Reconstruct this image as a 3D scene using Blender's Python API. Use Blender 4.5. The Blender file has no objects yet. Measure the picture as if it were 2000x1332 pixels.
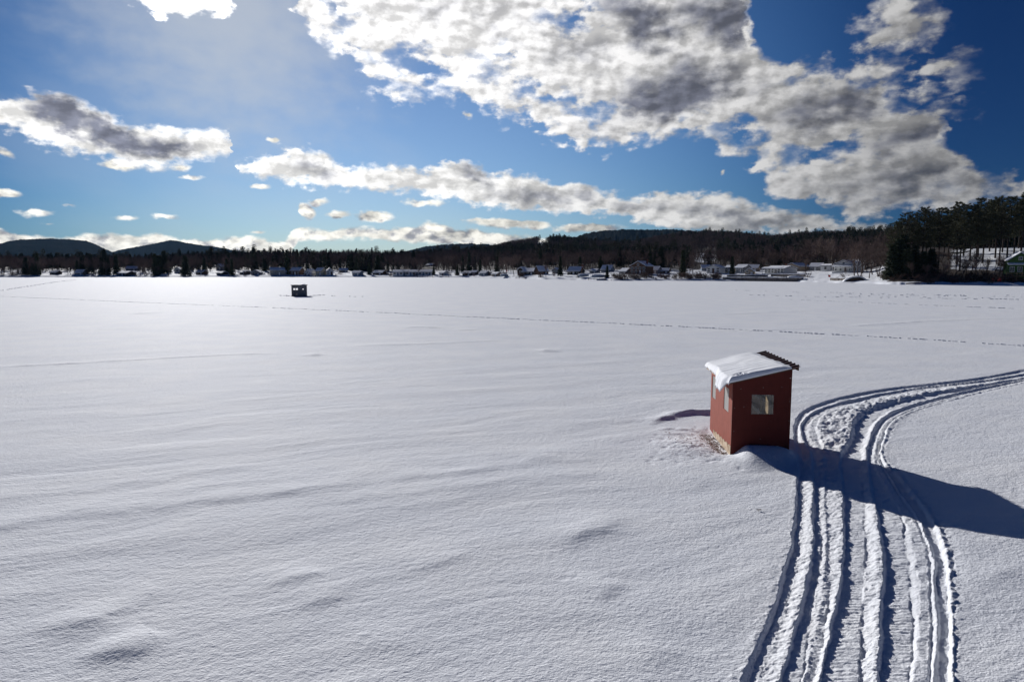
import bpy, bmesh, math, random
import numpy as np
from mathutils import Vector, Matrix

random.seed(7)
rng = np.random.default_rng(11)
SC = bpy.context.scene
COL = SC.collection
R = math.radians

# ------------------------------------------------------------------ camera frame
F, CX, CY, YH, HC = 1333.3, 1000.0, 666.0, 527.0, 4.7
PITCH = math.atan((CY - YH) / F)
CP, SP = math.cos(PITCH), math.sin(PITCH)


def ray(px, py):
    x = (px - CX) / F
    y = -(py - CY) / F
    return np.array([x, CP + y * SP, -SP + y * CP])


def at(px, py, z=0.0):
    d = ray(px, py)
    t = (z - HC) / d[2]
    return d * t + np.array([0, 0, HC])


def proj(x, y, z):
    fw = y * CP - (z - HC) * SP
    up = y * SP + (z - HC) * CP
    return CX + F * x / fw, CY - F * up / fw


def px_az(px):                      # azimuth (rad) of a photo column at the horizon
    d = ray(px, YH)
    return math.atan2(d[0], d[1])


SUN_AZ, SUN_EL = R(-25.3), R(19.7)
SUN = Vector((math.sin(SUN_AZ) * math.cos(SUN_EL), math.cos(SUN_AZ) * math.cos(SUN_EL), math.sin(SUN_EL)))

# ------------------------------------------------------------------ scene, camera, light
cam_d = bpy.data.cameras.new('camera')
cam_d.sensor_width = 36.0
cam_d.lens = 36.0 * F / 2000.0
cam_d.clip_start = 0.1
cam_d.clip_end = 60000
cam = bpy.data.objects.new('camera', cam_d)
COL.objects.link(cam)
cam.location = (0, 0, HC)
cam.rotation_euler = (math.pi / 2 - PITCH, 0, 0)
SC.camera = cam
SC.view_settings.view_transform = 'Standard'
SC.view_settings.look = 'None'
SC.view_settings.exposure = 0.0
SC.view_settings.gamma = 1.0

sun_d = bpy.data.lights.new('sun', 'SUN')
sun_d.energy = 4.6
sun_d.angle = R(0.5)
sun_d.color = (1.0, 0.98, 0.962)
sun_o = bpy.data.objects.new('sun', sun_d)
COL.objects.link(sun_o)
sun_o.location = (-40, 80, 60)
sun_o.rotation_euler = (-SUN).to_track_quat('-Z', 'Y').to_euler()


# ------------------------------------------------------------------ node helpers
class NT:
    def __init__(self, tree):
        self.t = tree
        self.n = tree.nodes
        self.l = tree.links

    def new(self, kind, **kw):
        n = self.n.new(kind)
        for k, v in kw.items():
            setattr(n, k, v)
        return n

    def put(self, sock, v):
        if isinstance(v, bpy.types.NodeSocket):
            self.l.new(v, sock)
        else:
            sock.default_value = v

    def m(self, op, a, b=None, c=None, clamp=False):
        n = self.n.new('ShaderNodeMath')
        n.operation = op
        n.use_clamp = clamp
        self.put(n.inputs[0], a)
        if b is not None:
            self.put(n.inputs[1], b)
        if c is not None:
            self.put(n.inputs[2], c)
        return n.outputs[0]

    def smooth(self, v, lo, hi, a=0.0, b=1.0):
        n = self.n.new('ShaderNodeMapRange')
        n.interpolation_type = 'SMOOTHSTEP'
        self.put(n.inputs['Value'], v)
        self.put(n.inputs['From Min'], lo)
        self.put(n.inputs['From Max'], hi)
        self.put(n.inputs['To Min'], a)
        self.put(n.inputs['To Max'], b)
        return n.outputs[0]

    def lin(self, v, lo, hi, a=0.0, b=1.0):
        n = self.n.new('ShaderNodeMapRange')
        self.put(n.inputs['Value'], v)
        n.inputs['From Min'].default_value = lo
        n.inputs['From Max'].default_value = hi
        n.inputs['To Min'].default_value = a
        n.inputs['To Max'].default_value = b
        return n.outputs[0]

    def comb(self, x, y, z=0.0):
        n = self.n.new('ShaderNodeCombineXYZ')
        for i, v in enumerate((x, y, z)):
            self.put(n.inputs[i], v)
        return n.outputs[0]

    def noise(self, vec, scale, detail=4, rough=0.5, dist=0.0, dim='3D', out='Fac'):
        n = self.n.new('ShaderNodeTexNoise')
        n.noise_dimensions = dim
        if vec is not None:
            self.put(n.inputs['Vector'], vec)
        n.inputs['Scale'].default_value = scale
        n.inputs['Detail'].default_value = detail
        n.inputs['Roughness'].default_value = rough
        n.inputs['Distortion'].default_value = dist
        return n.outputs[out]

    def mix(self, f, a, b, mode='MIX'):
        n = self.n.new('ShaderNodeMix')
        n.data_type = 'RGBA'
        n.blend_type = mode
        self.put(n.inputs[0], f)
        for s, v in ((n.inputs[6], a), (n.inputs[7], b)):
            if isinstance(v, bpy.types.NodeSocket):
                self.l.new(v, s)
            else:
                s.default_value = (*v, 1.0) if len(v) == 3 else v
        return n.outputs[2]

    def fcurve(self, v, pts):
        n = self.n.new('ShaderNodeFloatCurve')
        c = n.mapping.curves[0]
        pts = sorted(pts)
        c.points[0].location = pts[0]
        c.points[1].location = pts[-1]
        for p in pts[1:-1]:
            c.points.new(*p)
        for p in c.points:
            p.handle_type = 'VECTOR'
        n.mapping.use_clip = False
        n.mapping.update()
        self.put(n.inputs['Value'], v)
        n.inputs['Factor'].default_value = 1.0
        return n.outputs[0]


# ------------------------------------------------------------------ sky with clouds
def build_world():
    w = bpy.data.worlds.new('World')
    SC.world = w
    w.use_nodes = True
    T = NT(w.node_tree)
    T.n.clear()
    out = T.new('ShaderNodeOutputWorld')
    bg = T.new('ShaderNodeBackground')
    STR = 0.06
    bg.inputs['Strength'].default_value = STR
    T.l.new(bg.outputs[0], out.inputs['Surface'])
    sky = T.new('ShaderNodeTexSky', sky_type='NISHITA', sun_disc=False)
    sky.sun_elevation = SUN_EL
    sky.sun_rotation = SUN_AZ
    sky.altitude = 800
    sky.air_density = 1.0
    sky.dust_density = 0.15
    sky.ozone_density = 2.0
    skyc = sky.outputs[0]
    tc = T.new('ShaderNodeTexCoord')
    sep = T.new('ShaderNodeSeparateXYZ')
    T.l.new(tc.outputs['Generated'], sep.inputs[0])
    x, y, z = sep.outputs
    az = T.m('MULTIPLY', T.m('ARCTAN2', x, y), 180 / math.pi)
    el = T.m('MULTIPLY', T.m('ARCSINE', z), 180 / math.pi)
    dv = T.new('ShaderNodeVectorMath', operation='DOT_PRODUCT')
    T.l.new(tc.outputs['Generated'], dv.inputs[0])
    dv.inputs[1].default_value = SUN
    sd = T.m('MULTIPLY', T.m('ARCCOSINE', T.m('MINIMUM', dv.outputs['Value'], 0.99999)), 180 / math.pi)  # degrees off the sun

    AZ0, AZS, ELS = -60.0, 120.0, 40.0

    def ae(px, py):
        d = ray(px, py)
        return (math.degrees(math.atan2(d[0], d[1])), math.degrees(math.atan2(d[2], math.hypot(d[0], d[1]))))

    def cpts(lst):
        r = []
        for px, py in lst:
            a, e = ae(px, py)
            r.append(((a - AZ0) / AZS, e / ELS))
        return r

    P = T.comb(az, T.m('MULTIPLY', el, 1.7), 0.0)
    # two fractal fields shared by every cloud: coarse billows and a fine fray
    nA = T.new('ShaderNodeTexNoise')
    nA.noise_dimensions = '2D'
    T.l.new(P, nA.inputs['Vector'])
    nA.inputs['Scale'].default_value = 0.22
    nA.inputs['Detail'].default_value = 9
    nA.inputs['Roughness'].default_value = 0.54
    sA = T.new('ShaderNodeSeparateColor')
    T.l.new(nA.outputs['Color'], sA.inputs[0])
    a1 = T.m('SUBTRACT', sA.outputs[0], 0.5)
    a2 = T.m('SUBTRACT', sA.outputs[1], 0.5)
    a3 = sA.outputs[2]
    nB = T.new('ShaderNodeTexNoise')
    nB.noise_dimensions = '2D'
    T.l.new(P, nB.inputs['Vector'])
    nB.inputs['Scale'].default_value = 0.75
    nB.inputs['Detail'].default_value = 8
    nB.inputs['Roughness'].default_value = 0.52
    sB = T.new('ShaderNodeSeparateColor')
    T.l.new(nB.outputs['Color'], sB.inputs[0])
    b1 = T.m('SUBTRACT', sB.outputs[0], 0.5)
    b2 = T.m('SUBTRACT', sB.outputs[1], 0.5)
    b3 = sB.outputs[2]

    nG = T.new('ShaderNodeTexNoise')
    nG.noise_dimensions = '2D'
    T.l.new(P, nG.inputs['Vector'])
    nG.inputs['Scale'].default_value = 0.42
    nG.inputs['Detail'].default_value = 4
    nG.inputs['Roughness'].default_value = 0.5
    sG = T.new('ShaderNodeSeparateColor')
    T.l.new(nG.outputs['Color'], sG.inputs[0])
    g1 = T.m('SUBTRACT', sG.outputs[0], 0.5)
    g2 = T.m('SUBTRACT', sG.outputs[1], 0.5)

    # the same billows sampled a little towards the sun: their difference models the relief
    so = T.comb(T.m('ADD', az, -0.42), T.m('MULTIPLY', T.m('ADD', el, 0.36), 1.7), 0.0)
    r1 = T.noise(so, 0.75, 6, 0.5, dim='2D')
    r0 = T.noise(P, 0.75, 6, 0.5, dim='2D')
    so2 = T.comb(T.m('ADD', az, -1.3), T.m('MULTIPLY', T.m('ADD', el, 1.0), 1.7), 0.0)
    q1 = T.noise(so2, 0.22, 6, 0.55, dim='2D')
    q0 = T.noise(P, 0.22, 6, 0.55, dim='2D')
    relief = T.m('ADD', T.m('MULTIPLY', T.m('SUBTRACT', r0, r1), 1.1), T.m('MULTIPLY', T.m('SUBTRACT', q0, q1), 1.3))

    def warp(kA, kB):
        wa = T.m('ADD', T.m('MULTIPLY', a1, kA * 1.4), T.m('MULTIPLY', b1, kB * 1.4))
        we = T.m('ADD', T.m('MULTIPLY', a2, kA), T.m('MULTIPLY', b2, kB))
        return T.m('ADD', az, wa), T.m('ADD', el, we)

    azA, elA = warp(3.4, 1.3)
    azB, elB = warp(0.8, 1.6)
    azS, elS = warp(0.5, 0.55)

    def band(azw, elw, top, bot):
        u = T.m('DIVIDE', T.m('SUBTRACT', azw, AZ0), AZS)
        t = T.m('MULTIPLY', T.fcurve(u, cpts(top)), ELS)
        b = T.m('MULTIPLY', T.fcurve(u, cpts(bot)), ELS)
        d = T.m('MINIMUM', T.m('SUBTRACT', t, elw), T.m('SUBTRACT', elw, b))
        ends = [p for p in top if p[0] > -800 and p[0] < 2800 and p[1] < 520]
        a0, a1 = ae(*ends[0])[0], ae(*ends[-1])[0]
        d = T.m('MINIMUM', d, T.m('MINIMUM', T.m('SUBTRACT', azw, a0), T.m('SUBTRACT', a1, azw)))
        h = T.m('DIVIDE', T.m('SUBTRACT', elw, b), T.m('MAXIMUM', T.m('SUBTRACT', t, b), 0.2))
        return d, h

    def blob(azw, elw, px, py, rx, ry, rot=0.0):
        """signed distance-like value in degrees, positive inside an ellipse given in photo pixels"""
        a, e = ae(px, py)
        a2_, e2_ = ae(px + rx, py)
        _, e3_ = ae(px, py - ry)
        ra, re = abs(a2_ - a), abs(e3_ - e)
        da = T.m('SUBTRACT', azw, a)
        de = T.m('SUBTRACT', elw, e)
        c, s = math.cos(rot), math.sin(rot)
        p = T.m('DIVIDE', T.m('ADD', T.m('MULTIPLY', da, c), T.m('MULTIPLY', de, s)), ra)
        q = T.m('DIVIDE', T.m('SUBTRACT', T.m('MULTIPLY', de, c), T.m('MULTIPLY', da, s)), re)
        r = T.m('SQRT', T.m('ADD', T.m('MULTIPLY', p, p), T.m('MULTIPLY', q, q)))
        return T.m('MULTIPLY', T.m('SUBTRACT', 1.0, r), min(ra, re) * 1.0)

    def mx(lst):
        r = lst[0]
        for v in lst[1:]:
            r = T.m('MAXIMUM', r, v)
        return r

    # ---- the great broken cloud mass from the upper middle to the right
    dA, _ = band(azA, elA,
                 [(-900, 560), (520, 560), (560, 40), (600, -60), (650, -160), (1300, -260), (1430, -60), (1470, 55), (1500, 105), (1545, 122), (1620, 122), (1700, 145), (1770, 190), (1830, 225), (1850, 280), (1870, 312), (1930, 338), (1990, 340), (2080, 330), (2300, 560), (2900, 560)],
                 [(-900, 25), (545, 25), (610, 70), (680, 95), (725, 160), (770, 190), (830, 195), (900, 190), (960, 215), (1040, 235), (1080, 275), (1150, 292), (1230, 280), (1300, 268), (1370, 265), (1420, 300), (1470, 325), (1510, 375), (1560, 398), (1650, 410), (1760, 418), (1850, 405), (1940, 378), (2000, 360), (2120, 350), (2900, 350)])
    holes = mx([blob(azA, elA, 815, 128, 75, 26, R(-14)), blob(azA, elA, 1085, 195, 100, 14, R(-18)),
                blob(azA, elA, 1115, 25, 35, 18), blob(azA, elA, 1590, 300, 60, 14), blob(azA, elA, 1440, 255, 45, 18, R(-25)),
                blob(azA, elA, 655, 22, 40, 16, R(-20)), blob(azA, elA, 1000, 110, 30, 10)])
    dA = T.m('MINIMUM', dA, T.m('SUBTRACT', 0.35, T.m('MULTIPLY', holes, 1.4)))
    extra = mx([blob(azA, elA, 1750, 48, 85, 52), blob(azA, elA, 1830, 140, 70, 38, R(-20)), blob(azA, elA, 1690, 145, 60, 26),
                blob(azB, elB, 735, 130, 32, 22, R(-40)), blob(azB, elB, 790, 182, 40, 16), blob(azB, elB, 1780, 232, 55, 16)])
    dA = T.m('MAXIMUM', dA, T.m('MULTIPLY', extra, 0.8))
    fray = T.m('MULTIPLY', T.m('ADD', b1, T.m('MULTIPLY', a1, 0.7)), 2.1)
    softA = T.smooth(g2, -0.12, 0.14, 0.55, 1.9)
    cA = T.smooth(T.m('ADD', dA, fray), -0.45, T.m('SUBTRACT', softA, 0.1))
    # thick parts read grey, thin edges white
    darkA = mx([blob(azA, elA, 1330, 180, 110, 55, R(12)), blob(azA, elA, 1250, 205, 110, 40, R(10)), blob(azA, elA, 1630, 212, 150, 40, R(8)),
                blob(azA, elA, 1420, 40, 120, 50, R(-20)), blob(azA, elA, 1250, 40, 80, 45, R(-20)), blob(azA, elA, 1790, 272, 105, 35, R(10)),
                blob(azA, elA, 1790, 345, 120, 25, R(0)), blob(azA, elA, 1850, 205, 70, 30), blob(azA, elA, 1700, 390, 170, 14), blob(azA, elA, 1920, 355, 70, 16)])
    paleA = mx([blob(azA, elA, 860, 15, 110, 30), blob(azA, elA, 1040, 38, 80, 26, R(-15)), blob(azA, elA, 1330, 130, 90, 30), blob(azA, elA, 1120, 110, 110, 36, R(-10)),
                blob(azA, elA, 960, 62, 60, 20, R(-10)), blob(azA, elA, 1760, 50, 60, 28), blob(azA, elA, 1500, 165, 60, 24)])
    darkA = T.m('MAXIMUM', darkA, T.m('SUBTRACT', T.m('MULTIPLY', paleA, 0.6), 0.55))
    gA = T.m('MULTIPLY', T.smooth(T.m('ADD', darkA, T.m('MULTIPLY', T.m('ADD', g1, T.m('MULTIPLY', b2, 0.25)), 1.7)), -0.9, 1.35, 0.0, 1.0), T.smooth(dA, 0.2, 1.6))
    gA2 = T.smooth(T.m('ADD', T.m('SUBTRACT', sA.outputs[1], T.m('MULTIPLY', b1, 0.5)), 0.0), 0.40, 0.72)
    gA = T.m('ADD', gA, T.m('MULTIPLY', gA2, 0.10), clamp=True)

    # ---- the loaf-shaped cloud on the left
    dC, hC = band(azB, elB,
                  [(-900, 560), (-60, 560), (-40, 215), (0, 196), (50, 183), (110, 186), (160, 200), (200, 218), (240, 242), (260, 250), (290, 245), (340, 255), (385, 264), (420, 258), (445, 262), (452, 290), (470, 560), (2900, 560)],
                  [(-900, 230), (-40, 230), (0, 238), (60, 268), (130, 292), (190, 302), (260, 318), (310, 322), (360, 314), (410, 306), (445, 296), (2900, 296)])
    cC = T.smooth(T.m('ADD', dC, T.m('MULTIPLY', b1, 0.95)), -0.42, 0.34)
    darkC = mx([blob(azB, elB, 130, 225, 75, 30, R(-22)), blob(azB, elB, 200, 258, 80, 26, R(-20)), blob(azB, elB, 320, 290, 55, 16)])
    gC = T.smooth(T.m('ADD', darkC, T.m('MULTIPLY', T.m('ADD', g2, T.m('MULTIPLY', b2, 0.25)), 1.2)), -0.60, 0.40)

    # ---- the long low band across the middle
    dB, hB = band(azB, elB,
                  [(-900, 560), (440, 560), (460, 325), (520, 308), (560, 296), (590, 290), (630, 303), (665, 330), (700, 326), (760, 328), (820, 340), (860, 325), (895, 315), (930, 325), (955, 345), (1000, 342), (1040, 345), (1075, 362), (1110, 358), (1150, 360), (1180, 382), (1220, 388), (1260, 382), (1300, 378), (1350, 378), (1390, 374), (1420, 380), (1460, 398), (1500, 408), (1550, 422), (1620, 432), (1650, 440), (1720, 436), (1760, 450), (1780, 560), (2900, 560)],
                  [(-900, 332), (460, 332), (520, 343), (600, 357), (680, 368), (760, 372), (830, 376), (880, 384), (950, 402), (1040, 410), (1130, 411), (1200, 416), (1240, 425), (1280, 440), (1350, 449), (1450, 452), (1620, 452), (1760, 455), (2900, 455)])
    cB = T.smooth(T.m('ADD', dB, T.m('MULTIPLY', b1, 0.85)), -0.36, 0.30)
    darkB = mx([blob(azB, elB, 1050, 385, 80, 14, R(-6)), blob(azB, elB, 930, 345, 45, 18, R(-20)), blob(azB, elB, 1140, 384, 45, 14),
                blob(azB, elB, 1400, 415, 110, 18, R(-5)), blob(azB, elB, 620, 333, 45, 14, R(-15)), blob(azB, elB, 1500, 435, 90, 12), blob(azB, elB, 1260, 402, 60, 8)])
    gB = T.smooth(T.m('ADD', darkB, T.m('MULTIPLY', T.m('ADD', g2, T.m('MULTIPLY', b2, 0.3)), 1.3)), -0.45, 0.8, 0.0, 0.8)

    # ---- low clouds on the horizon
    dD, hD = band(azS, elS,
                  [(-900, 480), (-300, 455), (-60, 440), (0, 441), (25, 455), (60, 458), (110, 468), (170, 460), (215, 455), (260, 460), (310, 458), (350, 470), (400, 468), (440, 466), (480, 462), (520, 470), (560, 470), (575, 448), (600, 442), (640, 452), (680, 444), (740, 446), (800, 446), (840, 434), (870, 440), (890, 452), (925, 446), (950, 452), (990, 458), (1040, 462), (1090, 468), (1130, 470), (1300, 490), (2900, 500)],
                  [(-900, 500), (-60, 500), (120, 498), (200, 500), (570, 500), (572, 472), (700, 468), (900, 480), (1100, 490), (1300, 498), (2900, 505)])
    small = mx([blob(azS, elS, 235, 324, 34, 11), blob(azS, elS, 15, 379, 28, 8), blob(azS, elS, 70, 416, 30, 6), blob(azS, elS, 243, 425, 24, 4.5),
                blob(azS, elS, 325, 424, 19, 4.5), blob(azS, elS, 507, 365, 20, 6), blob(azS, elS, 600, 412, 17, 15, R(-30)), blob(azS, elS, 625, 396, 19, 6),
                blob(azS, elS, 655, 420, 24, 5), blob(azS, elS, 730, 423, 40, 12), blob(azS, elS, 985, 437, 75, 8, R(-3)), blob(azS, elS, 1045, 440, 28, 8),
                blob(azS, elS, 1150, 447, 62, 9), blob(azS, elS, 830, 396, 36, 6), blob(azS, elS, 135, 402, 10, 3), blob(azS, elS, 375, 348, 22, 4),
                blob(azS, elS, 537, 276, 8, 6), blob(azS, elS, 912, 225, 10, 6), blob(azS, elS, 10, 300, 16, 5, R(-25)),
                blob(azS, elS, 1410, 338, 5, 4), blob(azS, elS, 355, 328, 18, 7), blob(azS, elS, 0, 232, 14, 12), blob(azS, elS, 505, 455, 10, 3),
                blob(azS, elS, 92, 438, 8, 2.5), blob(azS, elS, 940, 432, 38, 4)])
    dD = T.m('MAXIMUM', dD, T.m('MULTIPLY', small, 1.6))
    cD = T.smooth(T.m('ADD', dD, T.m('MULTIPLY', b1, 0.55)), -0.14, 0.22)
    gD = T.smooth(T.m('ADD', T.m('SUBTRACT', sB.outputs[1], T.m('MULTIPLY', a2, 0.4)), 0.0), 0.45, 0.75, 0.0, 0.8)

    # ---- the bright cloud in front of the sun, upper left
    dE, _ = band(azA, elA,
                 [(-900, 900), (190, 900), (240, -40), (420, -150), (500, -80), (560, 900), (2900, 900)],
                 [(-900, -5), (245, -5), (300, 14), (345, 42), (395, 40), (440, 54), (470, 30), (500, -20), (2900, -20)])
    cE = T.smooth(T.m('ADD', dE, T.m('MULTIPLY', b1, 1.1)), -0.1, 0.5)

    # ---- faint high veil, brighter towards the sun
    veil = T.m('MULTIPLY', T.smooth(T.noise(T.comb(T.m('ADD', az, T.m('MULTIPLY', el, 0.8)), T.m('MULTIPLY', el, 2.2)), 0.06, 5, 0.5, dim='2D'), 0.42, 0.72), T.smooth(sd, 6.0, 42.0, 0.15, 0.0))
    gd = ray(440, 20)
    gd = Vector(gd / np.linalg.norm(gd))
    dg = T.new('ShaderNodeVectorMath', operation='DOT_PRODUCT')
    T.l.new(tc.outputs['Generated'], dg.inputs[0])
    dg.inputs[1].default_value = gd
    gq = T.m('MULTIPLY', T.m('ARCCOSINE', T.m('MINIMUM', dg.outputs['Value'], 0.99999)), 180 / math.pi)
    veil = T.m('MAXIMUM', veil, T.smooth(T.m('ADD', gq, T.m('MULTIPLY', g1, 7.0)), 0.0, 15.0, 0.62, 0.0))

    # light that reaches the clouds falls off with the angle from the sun
    ph = T.smooth(sd, 4.0, 66.0, 1.0, 0.0)
    lit = T.m('ADD', T.m('MULTIPLY', ph, 14.0), 5.0)
    gry = T.m('ADD', T.m('MULTIPLY', ph, 3.0), 1.3)

    def cloud(c, g, white=(1.0, 0.99, 0.98), grey=(0.93, 0.98, 1.24)):
        va = T.new('ShaderNodeVectorMath', operation='SCALE')
        va.inputs[0].default_value = white
        T.put(va.inputs['Scale'], lit)
        vb = T.new('ShaderNodeVectorMath', operation='SCALE')
        vb.inputs[0].default_value = grey
        T.put(vb.inputs['Scale'], gry)
        k = T.m('ADD', 1.0, T.m('MAXIMUM', T.m('MINIMUM', T.m('MULTIPLY', relief, 1.05), 0.30), -0.30))
        col_ = T.new('ShaderNodeVectorMath', operation='SCALE')
        T.l.new(T.mix(g, va.outputs[0], vb.outputs[0]), col_.inputs[0])
        T.put(col_.inputs['Scale'], k)
        return c, col_.outputs[0]

    # the clear sky: deeper and more saturated than the raw model, with a vignette painted in around one direction
    sc_ = T.new('ShaderNodeSeparateColor')
    T.l.new(skyc, sc_.inputs[0])
    bd = ray(800, 215)
    bd = Vector(bd / np.linalg.norm(bd))
    dq = T.new('ShaderNodeVectorMath', operation='DOT_PRODUCT')
    T.l.new(tc.outputs['Generated'], dq.inputs[0])
    dq.inputs[1].default_value = bd
    bq = T.m('MULTIPLY', T.m('ARCCOSINE', T.m('MINIMUM', dq.outputs['Value'], 0.99999)), 180 / math.pi)
    fo = T.smooth(bq, 3.0, 41.0, 1.0, 0.06)
    ch = []
    for i, (g_, k_) in enumerate(((1.0, 0.86), (0.65, 1.03), (0.42, 1.30))):
        ch.append(T.m('MULTIPLY', T.m('MULTIPLY', sc_.outputs[i], k_), T.m('POWER', fo, g_)))
    cc_ = T.new('ShaderNodeCombineColor')
    for i in range(3):
        T.l.new(ch[i], cc_.inputs[i])
    base = cc_.outputs[0]
    veilc = T.new('ShaderNodeVectorMath', operation='SCALE')
    veilc.inputs[0].default_value = (0.93, 0.97, 1.0)
    T.put(veilc.inputs['Scale'], 11.0)
    base = T.mix(veil, base, veilc.outputs[0])
    for c, g, wh in ((cD, gD, (1.0, 0.97, 0.88)), (cB, gB, (1, .99, .97)), (cC, gC, (1, .99, .97)), (cA, gA, (1, .99, .985)), (cE, 0.0, (1.5, 1.48, 1.45))):
        cc, colr = cloud(c, g, wh)
        base = T.mix(cc, base, colr)
    T.l.new(base, bg.inputs['Color'])


build_world()

# ------------------------------------------------------------------ materials
MATS = {}


def mat(name, color, rough=0.8, spec=0.3, vary=0.0, vscale=3.0, bump=0.0, bscale=20.0, metal=0.0, c2=None, objvar=0.0, coords='Object', stretch=None):
    if name in MATS:
        return MATS[name]
    m = bpy.data.materials.new(name)
    m.use_nodes = True
    T = NT(m.node_tree)
    b = T.n['Principled BSDF']
    b.inputs['Roughness'].default_value = rough
    b.inputs['Specular IOR Level'].default_value = spec
    b.inputs['Metallic'].default_value = metal
    tc = T.new('ShaderNodeTexCoord')
    vec = tc.outputs[coords]
    if stretch:
        mp = T.new('ShaderNodeMapping')
        mp.inputs['Scale'].default_value = stretch
        T.l.new(vec, mp.inputs[0])
        vec = mp.outputs[0]
    c2 = c2 or tuple(v * 0.6 for v in color)
    n = T.noise(vec, vscale, 5, 0.6)
    f = T.smooth(n, 0.35, 0.68)
    colr = T.mix(T.m('MULTIPLY', f, vary), color, c2)
    if objvar:
        oi = T.new('ShaderNodeObjectInfo')
        hs = T.new('ShaderNodeHueSaturation')
        T.l.new(colr, hs.inputs['Color'])
        T.put(hs.inputs['Value'], T.lin(oi.outputs['Random'], 0, 1, 1 - objvar, 1 + objvar))
        T.put(hs.inputs['Hue'], T.lin(T.m('FRACT', T.m('MULTIPLY', oi.outputs['Random'], 7.3)), 0, 1, 0.485, 0.515))
        colr = hs.outputs[0]
    T.l.new(colr, b.inputs['Base Color'])
    if bump:
        bp = T.new('ShaderNodeBump')
        bp.inputs['Strength'].default_value = 1.0
        bp.inputs['Distance'].default_value = bump
        T.l.new(T.noise(vec, bscale, 6, 0.6), bp.inputs['Height'])
        T.l.new(bp.outputs[0], b.inputs['Normal'])
    MATS[name] = m
    return m


def snow_mat(name, grain=0.012, gscale=26.0, fine=True):
    m = bpy.data.materials.new(name)
    m.use_nodes = True
    T = NT(m.node_tree)
    b = T.n['Principled BSDF']
    tc = T.new('ShaderNodeTexCoord')
    v = tc.outputs['Object']
    n0 = T.noise(v, 0.35, 4, 0.55)
    T.l.new(T.mix(T.smooth(n0, 0.35, 0.7), (0.84, 0.86, 0.90), (0.90, 0.91, 0.93)), b.inputs['Base Color'])
    b.inputs['Roughness'].default_value = 0.8
    b.inputs['Specular IOR Level'].default_value = 0.07
    mp = T.new('ShaderNodeMapping')
    mp.inputs['Rotation'].default_value = (0, 0, R(-24))
    mp.inputs['Scale'].default_value = (0.8, 1.0, 1.0)
    T.l.new(v, mp.inputs[0])
    g1 = T.noise(mp.outputs[0], gscale, 3, 0.55)
    g2 = T.noise(mp.outputs[0], gscale * 0.3, 3, 0.5)
    h = T.m('ADD', T.m('MULTIPLY', g1, 1.0), T.m('MULTIPLY', g2, 1.2))
    if fine:
        h = T.m('ADD', h, T.m('MULTIPLY', T.noise(v, gscale * 3.2, 2, 0.5), 0.35))
    bp = T.new('ShaderNodeBump')
    bp.inputs['Strength'].default_value = 1.0
    bp.inputs['Distance'].default_value = grain
    T.l.new(h, bp.inputs['Height'])
    T.l.new(bp.outputs[0], b.inputs['Normal'])
    MATS[name] = m
    return m


M_SNOW = snow_mat('lake_snow', 0.015, 34.0)
M_ROOFSNOW = snow_mat('settled_snow', 0.004, 22.0)
M_FARSNOW = mat('far_snow', (0.86, 0.87, 0.90), 0.7, 0.2, 0.5, 0.3, 0.25, 1.2, c2=(0.74, 0.77, 0.82))
M_BARK = mat('grey_brown_bark', (0.14, 0.105, 0.09), 0.9, 0.1, 0.8, 2.0, objvar=0.25)
M_TWIG = mat('bare_twigs', (0.19, 0.135, 0.115), 0.9, 0.1, 0.7, 0.6, c2=(0.12, 0.085, 0.078), objvar=0.35)
M_PINEBARK = mat('pine_bark', (0.06, 0.045, 0.038), 0.9, 0.1, 0.8, 2.0, objvar=0.2)
M_NEEDLE = mat('pine_needles', (0.066, 0.070, 0.034), 0.75, 0.25, 0.8, 0.5, c2=(0.10, 0.095, 0.045), objvar=0.3)
M_SPRUCE = mat('spruce_needles', (0.040, 0.052, 0.028), 0.8, 0.2, 0.8, 0.6, c2=(0.06, 0.07, 0.032), objvar=0.35)
M_BRUSH = mat('brown_brush', (0.15, 0.095, 0.075), 0.9, 0.1, 0.8, 1.0, objvar=0.35)


# ------------------------------------------------------------------ mesh helpers
def link_mesh(name, verts, faces, m=None, parent=None, smooth=False, mats=None, midx=None):
    me = bpy.data.meshes.new(name)
    verts = np.asarray(verts, dtype=np.float32)
    if isinstance(faces, np.ndarray):
        nf, k = faces.shape
        me.vertices.add(len(verts))
        me.vertices.foreach_set('co', verts.ravel())
        me.loops.add(nf * k)
        me.loops.foreach_set('vertex_index', faces.astype(np.int32).ravel())
        me.polygons.add(nf)
        me.polygons.foreach_set('loop_start', np.arange(0, nf * k, k, dtype=np.int32))
        me.update(calc_edges=True)
    else:
        me.from_pydata([tuple(map(float, v)) for v in verts], [], faces)
        me.update()
    for mm in (mats or ([m] if m else [])):
        me.materials.append(mm)
    if midx is not None:
        me.polygons.foreach_set('material_index', np.asarray(midx, dtype=np.int32))
    if smooth:
        me.polygons.foreach_set('use_smooth', np.ones(len(me.polygons), dtype=bool))
    o = bpy.data.objects.new(name, me)
    COL.objects.link(o)
    if parent:
        o.parent = parent
    return o


def tag(o, label=None, cat=None, group=None, kind=None):
    if label:
        o['label'] = label
    if cat:
        o['category'] = cat
    if group:
        o['group'] = group
    if kind:
        o['kind'] = kind
    return o


def empty(name, loc=(0, 0, 0), rz=0.0):
    o = bpy.data.objects.new(name, None)
    o.empty_display_size = 0.2
    COL.objects.link(o)
    o.location = loc
    o.rotation_euler = (0, 0, rz)
    return o


def copy_tree(o, parent=None):
    c = o.copy()
    COL.objects.link(c)
    if parent:
        c.parent = parent
    for ch in list(o.children):
        copy_tree(ch, c)
    return c


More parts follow.
